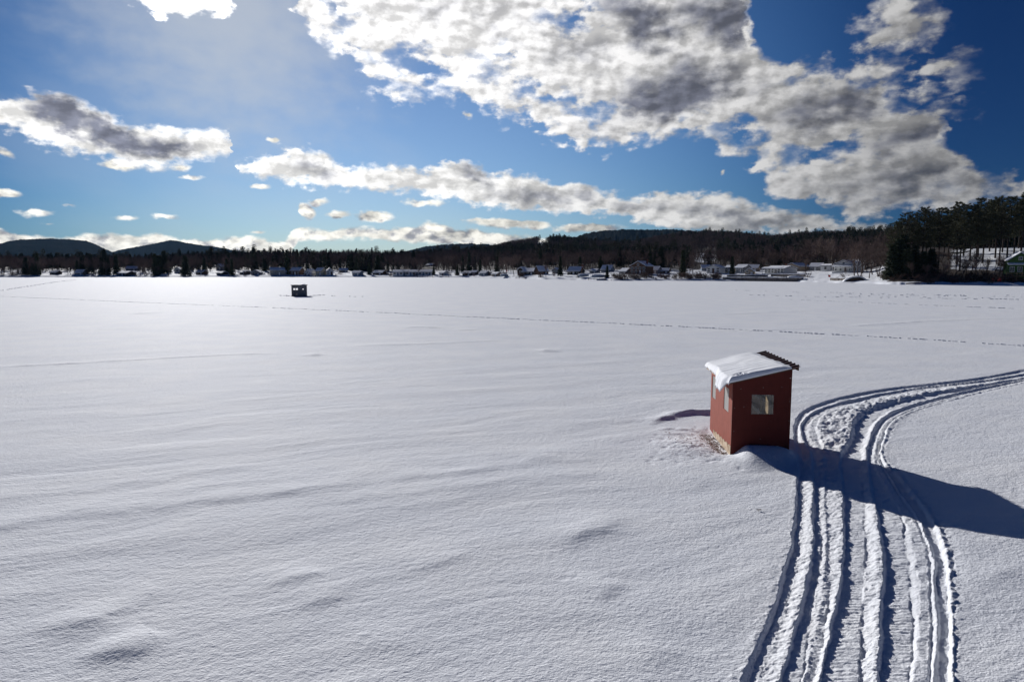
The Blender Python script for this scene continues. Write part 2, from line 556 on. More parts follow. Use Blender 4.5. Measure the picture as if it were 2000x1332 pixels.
class MB:
    """collects boxes, bars, tubes and polygons into one mesh"""

    def __init__(self):
        self.v = []
        self.f = []

    def add(self, vs, fs):
        n = len(self.v)
        self.v += [tuple(map(float, p)) for p in vs]
        self.f += [tuple(i + n for i in f) for f in fs]
        return self

    def box(self, x0, x1, y0, y1, z0, z1):
        vs = [(x0, y0, z0), (x1, y0, z0), (x1, y1, z0), (x0, y1, z0), (x0, y0, z1), (x1, y0, z1), (x1, y1, z1), (x0, y1, z1)]
        return self.add(vs, [(0, 3, 2, 1), (4, 5, 6, 7), (0, 1, 5, 4), (1, 2, 6, 5), (2, 3, 7, 6), (3, 0, 4, 7)])

    def prism(self, poly, axis, a0, a1):
        """poly in the plane perpendicular to axis, extruded from a0 to a1"""
        n = len(poly)
        vs = []
        for a in (a0, a1):
            for p, q in poly:
                vs.append((a, p, q) if axis == 'x' else ((p, a, q) if axis == 'y' else (p, q, a)))
        fs = [tuple(range(n)), tuple(range(2 * n - 1, n - 1, -1))]
        fs += [(i, i + n, (i + 1) % n + n, (i + 1) % n) for i in range(n)]
        return self.add(vs, fs)

    def tube(self, pts, rad, sides=6, cap=True):
        pts = [Vector(p) for p in pts]
        if not hasattr(rad, '__len__'):
            rad = [rad] * len(pts)
        vs, fs = [], []
        for i, p in enumerate(pts):
            d = (pts[min(i + 1, len(pts) - 1)] - pts[max(i - 1, 0)]).normalized()
            u = d.cross(Vector((0.3, 0.2, 1)) if abs(d.z) < 0.9 else Vector((1, 0, 0))).normalized()
            w = d.cross(u)
            for k in range(sides):
                a = 2 * math.pi * k / sides
                vs.append(p + (u * math.cos(a) + w * math.sin(a)) * rad[i])
        for i in range(len(pts) - 1):
            for k in range(sides):
                a, b = i * sides + k, i * sides + (k + 1) % sides
                fs.append((a, b, b + sides, a + sides))
        if cap:
            fs.append(tuple(range(sides - 1, -1, -1)))
            fs.append(tuple(range((len(pts) - 1) * sides, len(pts) * sides)))
        return self.add(vs, fs)

    def build(self, name, m, parent=None, smooth=False):
        return link_mesh(name, self.v, self.f, m, parent, smooth)


# ------------------------------------------------------------------ numpy noise
def _h(ix, iy, seed):
    h = (ix.astype(np.uint32) * np.uint32(374761393) + iy.astype(np.uint32) * np.uint32(668265263) + np.uint32(seed) * np.uint32(2246822519))
    h = (h ^ (h >> np.uint32(13))) * np.uint32(1274126177)
    h = h ^ (h >> np.uint32(16))
    return (h & np.uint32(0xFFFFFF)).astype(np.float32) / np.float32(0x7FFFFF) - 1.0


def vnoise(x, y, seed=0):
    fx, fy = np.floor(x), np.floor(y)
    ix, iy = fx.astype(np.int64), fy.astype(np.int64)
    tx, ty = (x - fx).astype(np.float32), (y - fy).astype(np.float32)
    tx = tx * tx * tx * (tx * (tx * 6 - 15) + 10)
    ty = ty * ty * ty * (ty * (ty * 6 - 15) + 10)
    a, b = _h(ix, iy, seed), _h(ix + 1, iy, seed)
    c, d = _h(ix, iy + 1, seed), _h(ix + 1, iy + 1, seed)
    return (a + (b - a) * tx) * (1 - ty) + (c + (d - c) * tx) * ty


def fbm(x, y, octv=4, seed=0, rough=0.5):
    s, amp, tot = 0.0, 1.0, 0.0
    for i in range(octv):
        s = s + amp * vnoise(x * (2.03 ** i) + 13.7 * i, y * (2.03 ** i) - 7.1 * i, seed + i)
        tot += amp
        amp *= rough
    return s / tot


def sstep(x, a, b):
    t = np.clip((x - a) / (b - a), 0, 1)
    return t * t * (3 - 2 * t)


# ------------------------------------------------------------------ frozen lake
HUT_PHI = R(-5.5)
HUT_W, HUT_L = 1.444, 2.80
HUT_A = at(1427, 887)
HUT_FX = np.array([math.cos(HUT_PHI), math.sin(HUT_PHI)])
HUT_FY = np.array([-math.sin(HUT_PHI), math.cos(HUT_PHI)])

TRACK_H = np.array([0, -.085, -.080, .005, -.090, -.080, -.040, -.055, .000, -.085, -.080, .010, -.080, -.078, -.035, -.035, -.060, -.012, -.080, -.080, .028, 0]) * 0.74
TRACK = {
    1450: [1395, 1405, 1427, 1476, 1484, 1530, 1545, 1560, 1575, 1582, 1674, 1702, 1713, 1776, 1788, 1812, 1818, 1827, 1834, 1853, 1862, 1869],
    1320: [1452, 1462, 1482, 1523, 1530, 1562, 1575, 1590, 1602, 1608, 1680, 1710, 1720, 1778, 1790, 1812, 1817, 1826, 1834, 1853, 1860, 1866],
    1200: [1503, 1512, 1530, 1558, 1565, 1584, 1600, 1612, 1627, 1632, 1684, 1719, 1727, 1780, 1793, 1814, 1819, 1828, 1836, 1853, 1859, 1866],
    1072: [1541, 1547, 1556, 1586, 1592, 1604, 1614, 1620, 1646, 1652, 1689, 1724, 1731, 1771, 1786, 1805, 1810, 1816, 1822, 1838, 1846, 1856],
    1002: [1552, 1556, 1563, 1587, 1592, 1601, 1613, 1616, 1646, 1651, 1687, 1711, 1718, 1757, 1764, 1776, 1781, 1787, 1791, 1806, 1814, 1822],
    940: [1557, 1560, 1566, 1587, 1591, 1600, 1611, 1615, 1643, 1648, 1684, 1700, 1704, 1722, 1728, 1738, 1741, 1745, 1748, 1758, 1764, 1772],
    890: [1557, 1560, 1566, 1585, 1589, 1597, 1607, 1611, 1640, 1646, 1679, 1692, 1696, 1703, 1708, 1712, 1714, 1716, 1717, 1719, 1722, 1728],
    850: [1551, 1553, 1556, 1566, 1570, 1576, 1582, 1600, 1660, 1668, 1688, 1701, 1705, 1712, 1716, 1719, 1720, 1722, 1723, 1726, 1731, 1740],
    825: [1552, 1556, 1560, 1566, 1570, 1576, 1583, 1597, 1664, 1672, 1700, 1713, 1718, 1724, 1729, 1732, 1733, 1735, 1736, 1738, 1742, 1750],
    800: [1572, 1577, 1584, 1598, 1603, 1612, 1618, 1628, 1690, 1704, 1735, 1752, 1758, 1765, 1772, 1775, 1776, 1778, 1779, 1783, 1790, 1802],
    780: [1625, 1634, 1645, 1665, 1672, 1690, 1700, 1712, 1750, 1768, 1800, 1818, 1826, 1834, 1838, 1841, 1843, 1845, 1847, 1850, 1858, 1870],
    760: [1722, 1734, 1748, 1775, 1782, 1800, 1812, 1825, 1862, 1876, 1890, 1902, 1912, 1918, 1921, 1923, 1924, 1926, 1928, 1931, 1938, 1950],
    740: [1895, 1906, 1918, 1938, 1945, 1956, 1962, 1970, 1985, 1992, 1998, 2004, 2010, 2014, 2016, 2017, 2018, 2020, 2022, 2024, 2030, 2040],
    720: [2005, 2016, 2028, 2048, 2055, 2066, 2072, 2080, 2095, 2102, 2108, 2114, 2120, 2124, 2126, 2127, 2128, 2130, 2132, 2134, 2140, 2150],
    700: [2135, 2146, 2158, 2178, 2185, 2196, 2202, 2210, 2225, 2232, 2238, 2244, 2250, 2254, 2256, 2257, 2258, 2260, 2262, 2264, 2270, 2280],
}
_rows = sorted(TRACK, reverse=True)
_ty = np.array([at(1000, r)[1] for r in _rows])
_tx = np.array([[at(p, r)[0] for p in TRACK[r]] for r in _rows])


def _cr(yq, ys, xs):                 # monotone-ish cubic through the rows
    out = np.empty((len(yq), xs.shape[1]), dtype=np.float32)
    m = np.gradient(xs, ys, axis=0)
    i = np.clip(np.searchsorted(ys, yq) - 1, 0, len(ys) - 2)
    h = (ys[i + 1] - ys[i])
    t = np.clip((yq - ys[i]) / h, 0, 1)[:, None]
    h = h[:, None]
    out = (2 * t ** 3 - 3 * t ** 2 + 1) * xs[i] + (t ** 3 - 2 * t ** 2 + t) * h * m[i] + (-2 * t ** 3 + 3 * t ** 2) * xs[i + 1] + (t ** 3 - t ** 2) * h * m[i + 1]
    return out


def track_height(x, y):
    """relative height of the snowmobile tracks and a mask of disturbed snow"""
    H = np.zeros_like(x)
    K = np.zeros_like(x)
    sel = np.where((y > _ty[0]) & (y < _ty[-1]) & (x > 2.0) & (x < 40))[0]
    yy = y[sel]
    L = _cr(yy, _ty, _tx)
    kk = np.arange(22)[None, :] * 7.3 + yy[:, None] * 0
    y2 = yy[:, None] + kk * 0
    L = L + 0.022 * vnoise(y2 * 1.6, kk, 101) + 0.008 * vnoise(y2 * 6.0, kk, 102) + 0.004 * vnoise(y2 * 17.0, kk, 103)
    L = np.maximum.accumulate(L + np.arange(22) * 1e-4, axis=1)
    xx = x[sel] + 0.022 * fbm(x[sel] * 3.1, yy * 3.1, 3, 77)
    inside = (xx > L[:, 0]) & (xx < L[:, -1])
    idx = np.where(inside)[0]
    Li, xi, yi = L[idx], xx[idx], yy[idx]
    k = np.clip((Li < xi[:, None]).sum(axis=1) - 1, 0, 20)
    ar = np.arange(len(idx))
    t = (xi - Li[ar, k]) / np.maximum(Li[ar, k + 1] - Li[ar, k], 1e-3)
    ts = t * t * (3 - 2 * t)
    h = TRACK_H[k] * (1 - ts) + TRACK_H[k + 1] * ts
    # crests rise and sink along the way
    h = h * (1.0 + 0.28 * vnoise(yi * 0.9, k * 3.3, 5)) + 0.008 * vnoise(yi * 4.5, k * 5.7, 6) + 0.007 * vnoise(yi * 13, xi * 11 + k * 2.9, 7)
    r = np.hypot(xi, yi)
    lump = np.isin(k, [7, 8, 19, 20, 5, 6, 2, 10, 11]).astype(np.float32)
    nz = fbm(xi * 13, yi * 13, 3, 31, 0.6)
    n2 = fbm(xi * 5.0, yi * 5.0, 3, 33, 0.6)
    h = h + lump * (0.016 * nz + 0.020 * n2) + (1 - lump) * (0.006 * nz + 0.006 * n2)
    n4 = fbm(xi * 24, yi * 24, 2, 35, 0.6)
    h = h + 0.006 * n4 * (0.4 + lump)
    belt = np.isin(k, [9, 12]).astype(np.float32) * sstep(t, 0.02, 0.12) * (1 - sstep(t, 0.9, 1.0))
    h = h + belt * 0.0042 * (0.6 + 0.6 * vnoise(xi * 2.2, yi * 1.1, 14)) * np.sin(yi * 2 * math.pi / 0.080 + 2.2 * vnoise(xi * 5, yi * 3, 9)) * (1 - sstep(r, 13, 22))
    # churned hump in the bend, between the two passes
    bend = sstep(yi, 16.8, 18.5) * (1 - sstep(yi, 24, 30))
    h = h + bend * np.isin(k, [7, 8]) * (0.05 + 0.06 * n2)
    H[sel[idx]] = h
    K[sel[idx]] = 1.0
    # crumbs thrown out on the banks
    o = np.where(~inside)[0]
    dd = np.minimum(np.abs(xx[o] - L[o, 0]), np.abs(xx[o] - L[o, -1]))
    w = np.exp(-(dd / 0.13) ** 2)
    H[sel[o]] += w * 0.02 * np.maximum(0, fbm(x[sel[o]] * 11, yy[o] * 11, 2, 41))
    K[sel[o]] = np.maximum(K[sel[o]], w)
    return H, K


RIDGES = [  # (photo polyline, height, half-width across)
    ([(-200, 1055), (0, 1026), (230, 1000), (450, 970), (620, 952), (800, 932), (1100, 897), (1250, 880)], .055, .26),
    ([(-200, 1000), (0, 975), (200, 950), (420, 920), (600, 905)], .035, .25),
    ([(500, 990), (800, 962), (1000, 940), (1200, 915)], .035, .25),
    ([(95, 1262), (150, 1225), (200, 1197), (270, 1176), (330, 1170)], .075, .17),
    ([(120, 1285), (200, 1272), (260, 1266), (310, 1254), (350, 1235)], .085, .16),
    ([(480, 1140), (580, 1128), (670, 1112)], .05, .16), ([(540, 1180), (620, 1165), (720, 1150)], .045, .18),
    ([(760, 1125), (860, 1095), (950, 1072)], .04, .18),
    ([(1050, 1075), (1120, 1050), (1180, 1030), (1245, 1004)], .075, .20), ([(1145, 1180), (1180, 1152), (1215, 1130)], .055, .14),
    ([(1210, 1300), (1290, 1275), (1360, 1260)], .05, .2), ([(600, 1290), (760, 1260), (900, 1240)], .04, .22),
    ([(-100, 724), (0, 717), (120, 711), (280, 702), (450, 693), (560, 690)], .055, .16), ([(600, 697), (632, 690)], .09, .25),
    ([(1058, 688), (1092, 685)], .13, .25), ([(680, 676), (850, 671), (1000, 664)], .05, .2), ([(780, 640), (830, 639), (860, 642)], .12, .3),
    ([(880, 646), (950, 643)], .08, .3), ([(1660, 637), (1800, 628), (1900, 624), (2050, 620)], .06, .25), ([(1440, 647), (1620, 640)], .04, .2),
    ([(1400, 615), (1620, 605)], .06, .3), ([(1590, 625), (1640, 627)], .12, .25), ([(0, 650), (300, 640)], .05, .3), ([(250, 615), (330, 609)], .14, .4),
    ([(1250, 830), (1290, 822), (1320, 813), (1350, 808), (1386, 808), (1430, 808), (1500, 808)], .24, .12), ([(1270, 845), (1310, 838), (1345, 840), (1386, 846)], .06, .07),
    ([(1275, 852), (1330, 848), (1370, 850)], .035, .06), ([(1720, 1120), (1800, 1060)], 0.0, .2), ([(1870, 1160), (1930, 1120), (2000, 1090)], .05, .25), ([(1300, 960), (1420, 935), (1520, 930)], .03, .2),
]


def seg_dist(x, y, pts):
    best = np.full(x.shape, 1e9, dtype=np.float32)
    sgn = np.zeros_like(best)
    arc = np.zeros_like(best)
    s0 = 0.0
    for (x0, y0), (x1, y1) in zip(pts[:-1], pts[1:]):
        dx, dy = x1 - x0, y1 - y0
        l2 = dx * dx + dy * dy
        t = np.clip(((x - x0) * dx + (y - y0) * dy) / l2, 0, 1)
        ex, ey = x - (x0 + t * dx), y - (y0 + t * dy)
        d = np.sqrt(ex * ex + ey * ey)
        s = np.sign(dx * ey - dy * ex)      # + on the far side for lines running to the right
        u = d < best
        best = np.where(u, d, best)
        sgn = np.where(u, s, sgn)
        arc = np.where(u, s0 + t * math.sqrt(l2), arc)
        s0 += math.sqrt(l2)
    return best, sgn, arc


def lake_height(x, y):
    r = np.hypot(x, y)
    ca, sa = math.cos(R(22)), math.sin(R(22))
    p, q = x * ca + y * sa, -x * sa + y * ca
    wq = q + 0.5 * vnoise(p * 0.35, q * 0.35, 3)
    h = 0.030 * fbm(p * 0.16, wq * 0.75, 4, 1, 0.45)
    h += 0.011 * np.abs(fbm(p * 0.35, wq * 1.5, 3, 9, 0.5))
    h *= 1 - 0.55 * sstep(r, 16, 45)
    h += 0.0042 * fbm(p * 3.0, q * 4.0, 3, 17, 0.55)
    h += 0.0030 * fbm(p * 16, q * 19, 3, 21, 0.6) * (1 - sstep(r, 40, 90))
    for pts, hh, w in RIDGES:
        wp = [tuple(at(a, b)[:2]) for a, b in pts]
        xs = [a for a, _ in wp]
        ys = [b for _, b in wp]
        m = 6 * w + 1.0
        s = np.where((x > min(xs) - m) & (x < max(xs) + m) & (y > min(ys) - m) & (y < max(ys) + m))[0]
        if not len(s) or hh == 0:
            continue
        d, sg, arc = seg_dist(x[s] + 0.10 * vnoise(x[s] * 1.7, y[s] * 1.7, 51), y[s] + 0.10 * vnoise(x[s] * 1.9, y[s] * 1.9, 52), wp)
        ww = np.where(sg > 0, w * 3.0, w * 1.25)
        tot = sum(math.dist(a, b) for a, b in zip(wp[:-1], wp[1:]))
        end = np.minimum(arc, tot - arc)
        h[s] += 0.75 * hh * np.exp(-(d / ww) ** 2) * sstep(end, 0, min(1.6, tot * 0.45)) * (0.85 + 0.35 * vnoise(x[s] * 1.3, y[s] * 1.3, 61))
    # drift banked against the hut front, scoop along its left side
    hx = (x - HUT_A[0]) * HUT_FX[0] + (y - HUT_A[1]) * HUT_FX[1]
    hy = (x - HUT_A[0]) * HUT_FY[0] + (y - HUT_A[1]) * HUT_FY[1]
    near = np.where((np.abs(hx) < 6) & (np.abs(hy) < 7))[0]
    a, b = hx[near], hy[near]
    front = 0.24 * np.exp(-((b + 0.10) / 0.62) ** 2) * sstep(a, 0.02, 0.42) * (1 - sstep(a, 1.05, 1.9) * 0.75) * (1 - sstep(a, 1.8, 2.6))
    front += 0.10 * np.exp(-((a - 0.35) / 0.5) ** 2 - ((b + 0.75) / 0.55) ** 2)
    scoop = -0.06 * np.exp(-((a + 0.15) / 0.22) ** 2) * sstep(b, -0.35, 0.2) * (1 - sstep(b, 2.2, 2.9))
    apron = 0.07 * np.exp(-((a + 1.0) / 0.7) ** 2) * np.exp(-((b - 0.6) / 1.0) ** 2)
    rough = np.exp(-((a + 0.9) / 0.9) ** 2 - ((b - 0.7) / 1.1) ** 2)
    rn = rough * (0.030 * fbm(x[near] * 4.5, y[near] * 4.5, 4, 71, 0.6) + 0.015 * fbm(x[near] * 12, y[near] * 12, 2, 72))
    h[near] += front + scoop + apron + rn
    # footprints and pits
    prng = np.random.default_rng(5)
    pits = [(prng.uniform(1265, 1400), prng.uniform(835, 905)) for _ in range(26)] + [(1385, 902), (1394, 900), (1400, 899), (1408, 901), (1446, 917), (1300, 876), (1283, 850)]
    for px, py in pits:
        c = at(px, py)
        d2 = ((x[near] - c[0]) / 0.07) ** 2 + ((y[near] - c[1]) / 0.10) ** 2
        h[near] -= 0.022 * np.exp(-d2)
    th, tk = track_height(x, y)
    h = h * (1 - 0.6 * np.clip(tk, 0, 1)) + th
    return h


def build_lake():
    fine = np.arange(-47.0, 47.001, 0.066)
    coarse = np.linspace(47, 313, 72)[1:-1]
    ang = np.radians(np.concatenate([fine, coarse]))
    dy1 = np.arange(1440 - YH, 120, -0.95)
    dy2 = np.arange(120, 10, -0.62)
    pys = YH + np.concatenate([dy1, dy2])
    yd = np.array([at(1000, p)[1] for p in pys])
    rr = np.concatenate([[0.3, 1.0, 2.0, 3.0, 4.0, 5.0, 5.8], yd, [700, 900, 1300, 2000, 4000, 8000]])
    rr = np.unique(rr)
    na, nr = len(ang), len(rr)
    A, Rr = np.meshgrid(ang, rr)
    # rows stay straight across the view, so depth samples follow the picture's perspective everywhere
    k = 1.0 / np.maximum(np.cos(A), 0.62)
    k = np.where(np.cos(A) < 0.62, 1 / 0.62, k)
    X = (Rr * k * np.sin(A)).ravel()
    Y = (Rr * k * np.cos(A)).ravel()
    H = np.zeros_like(X)
    s = np.where((np.hypot(X, Y) < 420) & (Y > 0))[0]
    H[s] = lake_height(X[s], Y[s]) * (1 - sstep(np.hypot(X[s], Y[s]), 300, 410))
    V = np.stack([X, Y, H], axis=1)
    i = np.arange(na)
    j = (i + 1) % na
    rows = np.arange(nr - 1)[:, None] * na
    Fq = np.stack([rows + i, rows + j, rows + na + j, rows + na + i], axis=-1).reshape(-1, 4)
    o = link_mesh('frozen_lake', V, np.ascontiguousarray(Fq), M_SNOW, smooth=True)
    tag(o, kind='structure')
    return o


build_lake()


# ------------------------------------------------------------------ red ice-fishing hut
def plywood(name, col, col2, streak=1.0, bumpd=0.002):
    m = bpy.data.materials.new(name)
    m.use_nodes = True
    T = NT(m.node_tree)
    b = T.n['Principled BSDF']
    tc = T.new('ShaderNodeTexCoord')
    mp = T.new('ShaderNodeMapping')
    mp.inputs['Scale'].default_value = (14, 14, 0.9)
    T.l.new(tc.outputs['Object'], mp.inputs[0])
    n1 = T.noise(mp.outputs[0], 3.0, 6, 0.65, 0.4)
    n2 = T.noise(tc.outputs['Object'], 4.0, 5, 0.6)
    n3 = T.noise(tc.outputs['Object'], 42.0, 3, 0.6)
    c = T.mix(T.m('MULTIPLY', T.smooth(n1, 0.40, 0.66), 0.75 * streak), col, col2)
    c = T.mix(T.m('MULTIPLY', T.smooth(n2, 0.45, 0.75), 0.45), c, tuple(v * 0.62 for v in col))
    # pale flecks where the paint has lifted
    c = T.mix(T.m('MULTIPLY', T.smooth(T.m('ADD', n3, T.m('MULTIPLY', n2, 0.3)), 0.83, 0.90), 0.5), c, (0.45, 0.30, 0.22))
    T.l.new(c, b.inputs['Base Color'])
    b.inputs['Roughness'].default_value = 0.72
    b.inputs['Specular IOR Level'].default_value = 0.25
    bp = T.new('ShaderNodeBump')
    bp.inputs['Strength'].default_value = 1.0
    bp.inputs['Distance'].default_value = bumpd
    T.l.new(T.m('ADD', n1, T.m('MULTIPLY', n3, 0.6)), bp.inputs['Height'])
    T.l.new(bp.outputs[0], b.inputs['Normal'])
    MATS[name] = m
    return m


def pane_mat(name, clear, haze_col, gloss, wave=0.0):
    m = bpy.data.materials.new(name)
    m.use_nodes = True
    T = NT(m.node_tree)
    T.n.clear()
    out = T.new('ShaderNodeOutputMaterial')
    tr = T.new('ShaderNodeBsdfTransparent')
    tr.inputs[0].default_value = (0.92, 0.92, 0.9, 1)
    df = T.new('ShaderNodeBsdfDiffuse')
    df.inputs[0].default_value = (*haze_col, 1)
    tl = T.new('ShaderNodeBsdfTranslucent')
    tl.inputs[0].default_value = (*haze_col, 1)
    gl = T.new('ShaderNodeBsdfGlossy')
    gl.inputs['Roughness'].default_value = 0.12
    mx0 = T.new('ShaderNodeMixShader')
    mx0.inputs[0].default_value = 0.5
    T.l.new(df.outputs[0], mx0.inputs[1])
    T.l.new(tl.outputs[0], mx0.inputs[2])
    mx1 = T.new('ShaderNodeMixShader')
    T.l.new(mx0.outputs[0], mx1.inputs[1])
    T.l.new(tr.outputs[0], mx1.inputs[2])
    mx2 = T.new('ShaderNodeMixShader')
    mx2.inputs[0].default_value = gloss
    T.l.new(mx1.outputs[0], mx2.inputs[1])
    T.l.new(gl.outputs[0], mx2.inputs[2])
    T.l.new(mx2.outputs[0], out.inputs[0])
    tc = T.new('ShaderNodeTexCoord')
    if wave:
        w = T.new('ShaderNodeTexWave')
        w.wave_type = 'BANDS'
        w.bands_direction = 'DIAGONAL'
        w.inputs['Scale'].default_value = 1.6
        w.inputs['Distortion'].default_value = 5.0
        w.inputs['Detail'].default_value = 1.5
        w.inputs['Detail Scale'].default_value = 0.8
        T.l.new(tc.outputs['Object'], w.inputs[0])
        streak = T.smooth(w.outputs['Fac'], 0.80, 1.0)  # pale bands painted in for wavy reflections
        T.put(mx1.inputs[0], T.m('SUBTRACT', clear, T.m('MULTIPLY', streak, wave)))
        bp = T.new('ShaderNodeBump')
        bp.inputs['Distance'].default_value = 0.01
        T.l.new(w.outputs['Fac'], bp.inputs['Height'])
        T.l.new(bp.outputs[0], gl.inputs['Normal'])
    else:
        mx1.inputs[0].default_value = clear
    MATS[name] = m
    return m


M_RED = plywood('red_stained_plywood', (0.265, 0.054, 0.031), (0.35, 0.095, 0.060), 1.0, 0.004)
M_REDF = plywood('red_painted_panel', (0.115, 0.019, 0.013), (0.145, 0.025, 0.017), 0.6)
M_RAW = mat('raw_plywood', (0.66, 0.54, 0.40), 0.8, 0.2, 0.8, 5.0, 0.002, 40, c2=(0.30, 0.19, 0.11))
M_INNER = mat('inner_plywood', (0.24, 0.16, 0.10), 0.85, 0.2, 0.6, 4.0)
M_STUD = mat('yellow_stud', (0.72, 0.54, 0.33), 0.8, 0.2, 0.4, 6.0)
M_METAL = mat('brown_roof_metal', (0.085, 0.030, 0.024), 0.42, 0.5, 0.7, 5.0, 0.0006, 60, metal=0.15, c2=(0.05, 0.022, 0.02))
M_GREYW = mat('weathered_trim', (0.16, 0.10, 0.075), 0.85, 0.2, 0.7, 6.0)
M_PANEL = pane_mat('milky_plastic_sheet', 0.22, (0.80, 0.79, 0.76), 0.06)
M_PANEF = pane_mat('reflection_streaked_sheet', 0.96, (0.42, 0.39, 0.37), 0.055, 0.20)  # clear sheet, wavy reflections painted in as pale streaks
M_STEEL = mat('galvanised_steel', (0.55, 0.53, 0.50), 0.4, 0.5, 0.3, 20, metal=0.6)


def framed_wall(axis, a_span, z_fn, holes, t0, t1):
    """a wall slab with rectangular openings: cells between the cut lines, the top follows z_fn"""
    b = MB()
    us = sorted({a_span[0], a_span[1], *[h[0] for h in holes], *[h[1] for h in holes]})
    zs = sorted({*[h[2] for h in holes], *[h[3] for h in holes]})
    for u0, u1 in zip(us[:-1], us[1:]):
        hs = [h for h in holes if h[0] <= u0 + 1e-6 and h[1] >= u1 - 1e-6]
        lo = -0.06
        spans = []
        if hs:
            spans = [(lo, hs[0][2], None), (hs[0][3], None, None)]
        else:
            spans = [(lo, None, None)]
        for z0, z1, _ in spans:
            za, zb = (z_fn(u0), z_fn(u1)) if z1 is None else (z1, z1)
            poly = [(u0, z0), (u1, z0), (u1, zb), (u0, za)]
            if axis == 'x':        # wall runs along local x, thickness in y
                b.prism(poly, 'y', t0, t1)
            else:
                b.prism(poly, 'x', t0, t1)
    return b


def build_hut():
    W, L = HUT_W, HUT_L
    root = empty('ice_fishing_hut', (HUT_A[0], HUT_A[1], 0.0), HUT_PHI)
    tag(root, 'red wooden ice fishing hut with snow on its slanted metal roof beside the snowmobile tracks', 'ice fishing hut')
    zlo, zhi = 1.83, 2.20
    slope = (zhi - zlo) / W
    ztop = lambda x: zlo + slope * x
    t = 0.04
    wf = (0.475, 1.02, 1.055, 1.56)
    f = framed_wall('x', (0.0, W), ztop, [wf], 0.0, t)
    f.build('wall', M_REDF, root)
    wl = [(0.43, 1.02, 0.985, 1.615), (2.12, 2.62, 1.0, 1.64)]
    left = framed_wall('y', (t, L - t), lambda y: zlo, wl, 0.0, t)
    left.build('wall', M_RED, root)
    sun_opening = (0.70, 0.92, 1.08, 1.52)  # unseen opening, added to let sun onto the plank inside
    back = framed_wall('x', (0.0, W), ztop, [sun_opening], L - t, L)
    back.build('wall', M_RED, root)
    right = framed_wall('y', (t, L - t), lambda y: zhi - slope * t, [], W - t, W)
    right.build('wall', M_RED, root)
    # inside lining and floor
    b = MB()
    b.box(W - t - 0.012, W - t - 0.002, t + 0.01, L - t - 0.01, 0.02, zhi - 0.05)
    b.box(t + 0.002, t + 0.012, t + 0.01, 0.42, 0.02, zlo - 0.02)
    b.box(t + 0.002, t + 0.012, 1.03, 2.11, 0.02, zlo - 0.02)
    b.build('lining', M_INNER, root)
    MB().box(t, W - t - 0.013, t, L - t, -0.05, 0.015).build('floorboard', M_INNER, root)
    s = MB()
    for yy in (0.5, 1.2, 2.45):
        s.box(W - t - 0.062, W - t - 0.013, yy, yy + 0.04, 0.016, zhi - 0.09)
    s.box(W - t - 0.045, W - t - 0.013, 1.70, 1.99, 0.016, zhi - 0.1)  # wide plank shaped to show a sunlit strip through the front pane
    s.build('stud', M_STUD, root)
    # unpainted strip at the foot of the left wall
    m = MB()
    n = 24
    for i in range(n):
        y0, y1 = 0.02 + (L - 0.6) * i / n, 0.02 + (L - 0.6) * (i + 1) / n
        h0 = 0.20 + 0.02 * math.sin(i * 1.7) - 0.004 * i
        m.prism([(-0.016, -0.05), (0.0 - 0.002, -0.05), (-0.002, h0), (-0.013, h0)], 'y', y0, y1)
    m.build('skirting', M_RAW, root)
    # corner trim on the near left edge and a thin batten on the right edge
    # windows
    def window(axis, r, pos, m_pane):
        g = MB()
        u0, u1, z0, z1 = r
        if axis == 'x':
            g.box(u0 + 0.002, u1 - 0.002, pos, pos + 0.006, z0 + 0.002, z1 - 0.002)
        else:
            g.box(pos, pos + 0.006, u0 + 0.002, u1 - 0.002, z0 + 0.002, z1 - 0.002)
        w = g.build('window', m_pane, root)
        fr = MB()
        e = 0.012
        for (p0, p1, q0, q1) in ((u0, u1, z0, z0 + e), (u0, u1, z1 - e, z1), (u0, u0 + e, z0 + e, z1 - e), (u1 - e, u1, z0 + e, z1 - e)):
            if axis == 'x':
                fr.box(p0, p1, pos + 0.007, pos + 0.016, q0, q1)
            else:
                fr.box(pos + 0.007, pos + 0.016, p0, p1, q0, q1)
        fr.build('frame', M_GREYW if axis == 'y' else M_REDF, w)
        return w
    window('x', wf, 0.006, M_PANEF)['label'] = 'square clear plastic window with painted wavy reflections'
    for r in wl:
        window('y', r, 0.014, M_PANEL)['label'] = 'tall milky plastic window'
    window('x', sun_opening, L - 0.02, M_PANEF)  # pane of the unseen back opening added for the sun
    # metal roof: ribbed sheet, ribs run down the slope
    x0, x1, y0, y1 = -0.10, W + 0.17, -0.07, L + 0.36
    prof = []
    pitch = 0.30
    y = y0
    while y < y1 - 0.01:
        prof += [(y, 0), (y + 0.10, 0), (y + 0.125, 0.032), (y + 0.165, 0.032), (y + 0.19, 0)]
        if y + pitch > y1 + 0.01:
            break
        y += pitch
    prof = [(min(p, y1), q) for p, q in prof]
    prof += [(y1, 0.0)] if prof[-1][0] < y1 else []
    vs, fs = [], []
    for x in (x0, x1):
        for (py, q) in prof:
            vs.append((x, py, ztop(x) + 0.055 + q))
    for x in (x0, x1):
        for (py, q) in prof:
            vs.append((x, py, ztop(x) + 0.049 + q))
    k = len(prof)
    for i in range(k - 1):
        fs += [(i, k + i, k + i + 1, i + 1), (2 * k + i, 2 * k + i + 1, 3 * k + i + 1, 3 * k + i), (i, i + 1, 2 * k + i + 1, 2 * k + i), (k + i, 3 * k + i, 3 * k + i + 1, k + i + 1)]
    fs += [(0, 2 * k, 3 * k, k), (k - 1, 2 * k - 1, 4 * k - 1, 3 * k - 1)]
    roof = link_mesh('roof', vs, fs, M_METAL, root)
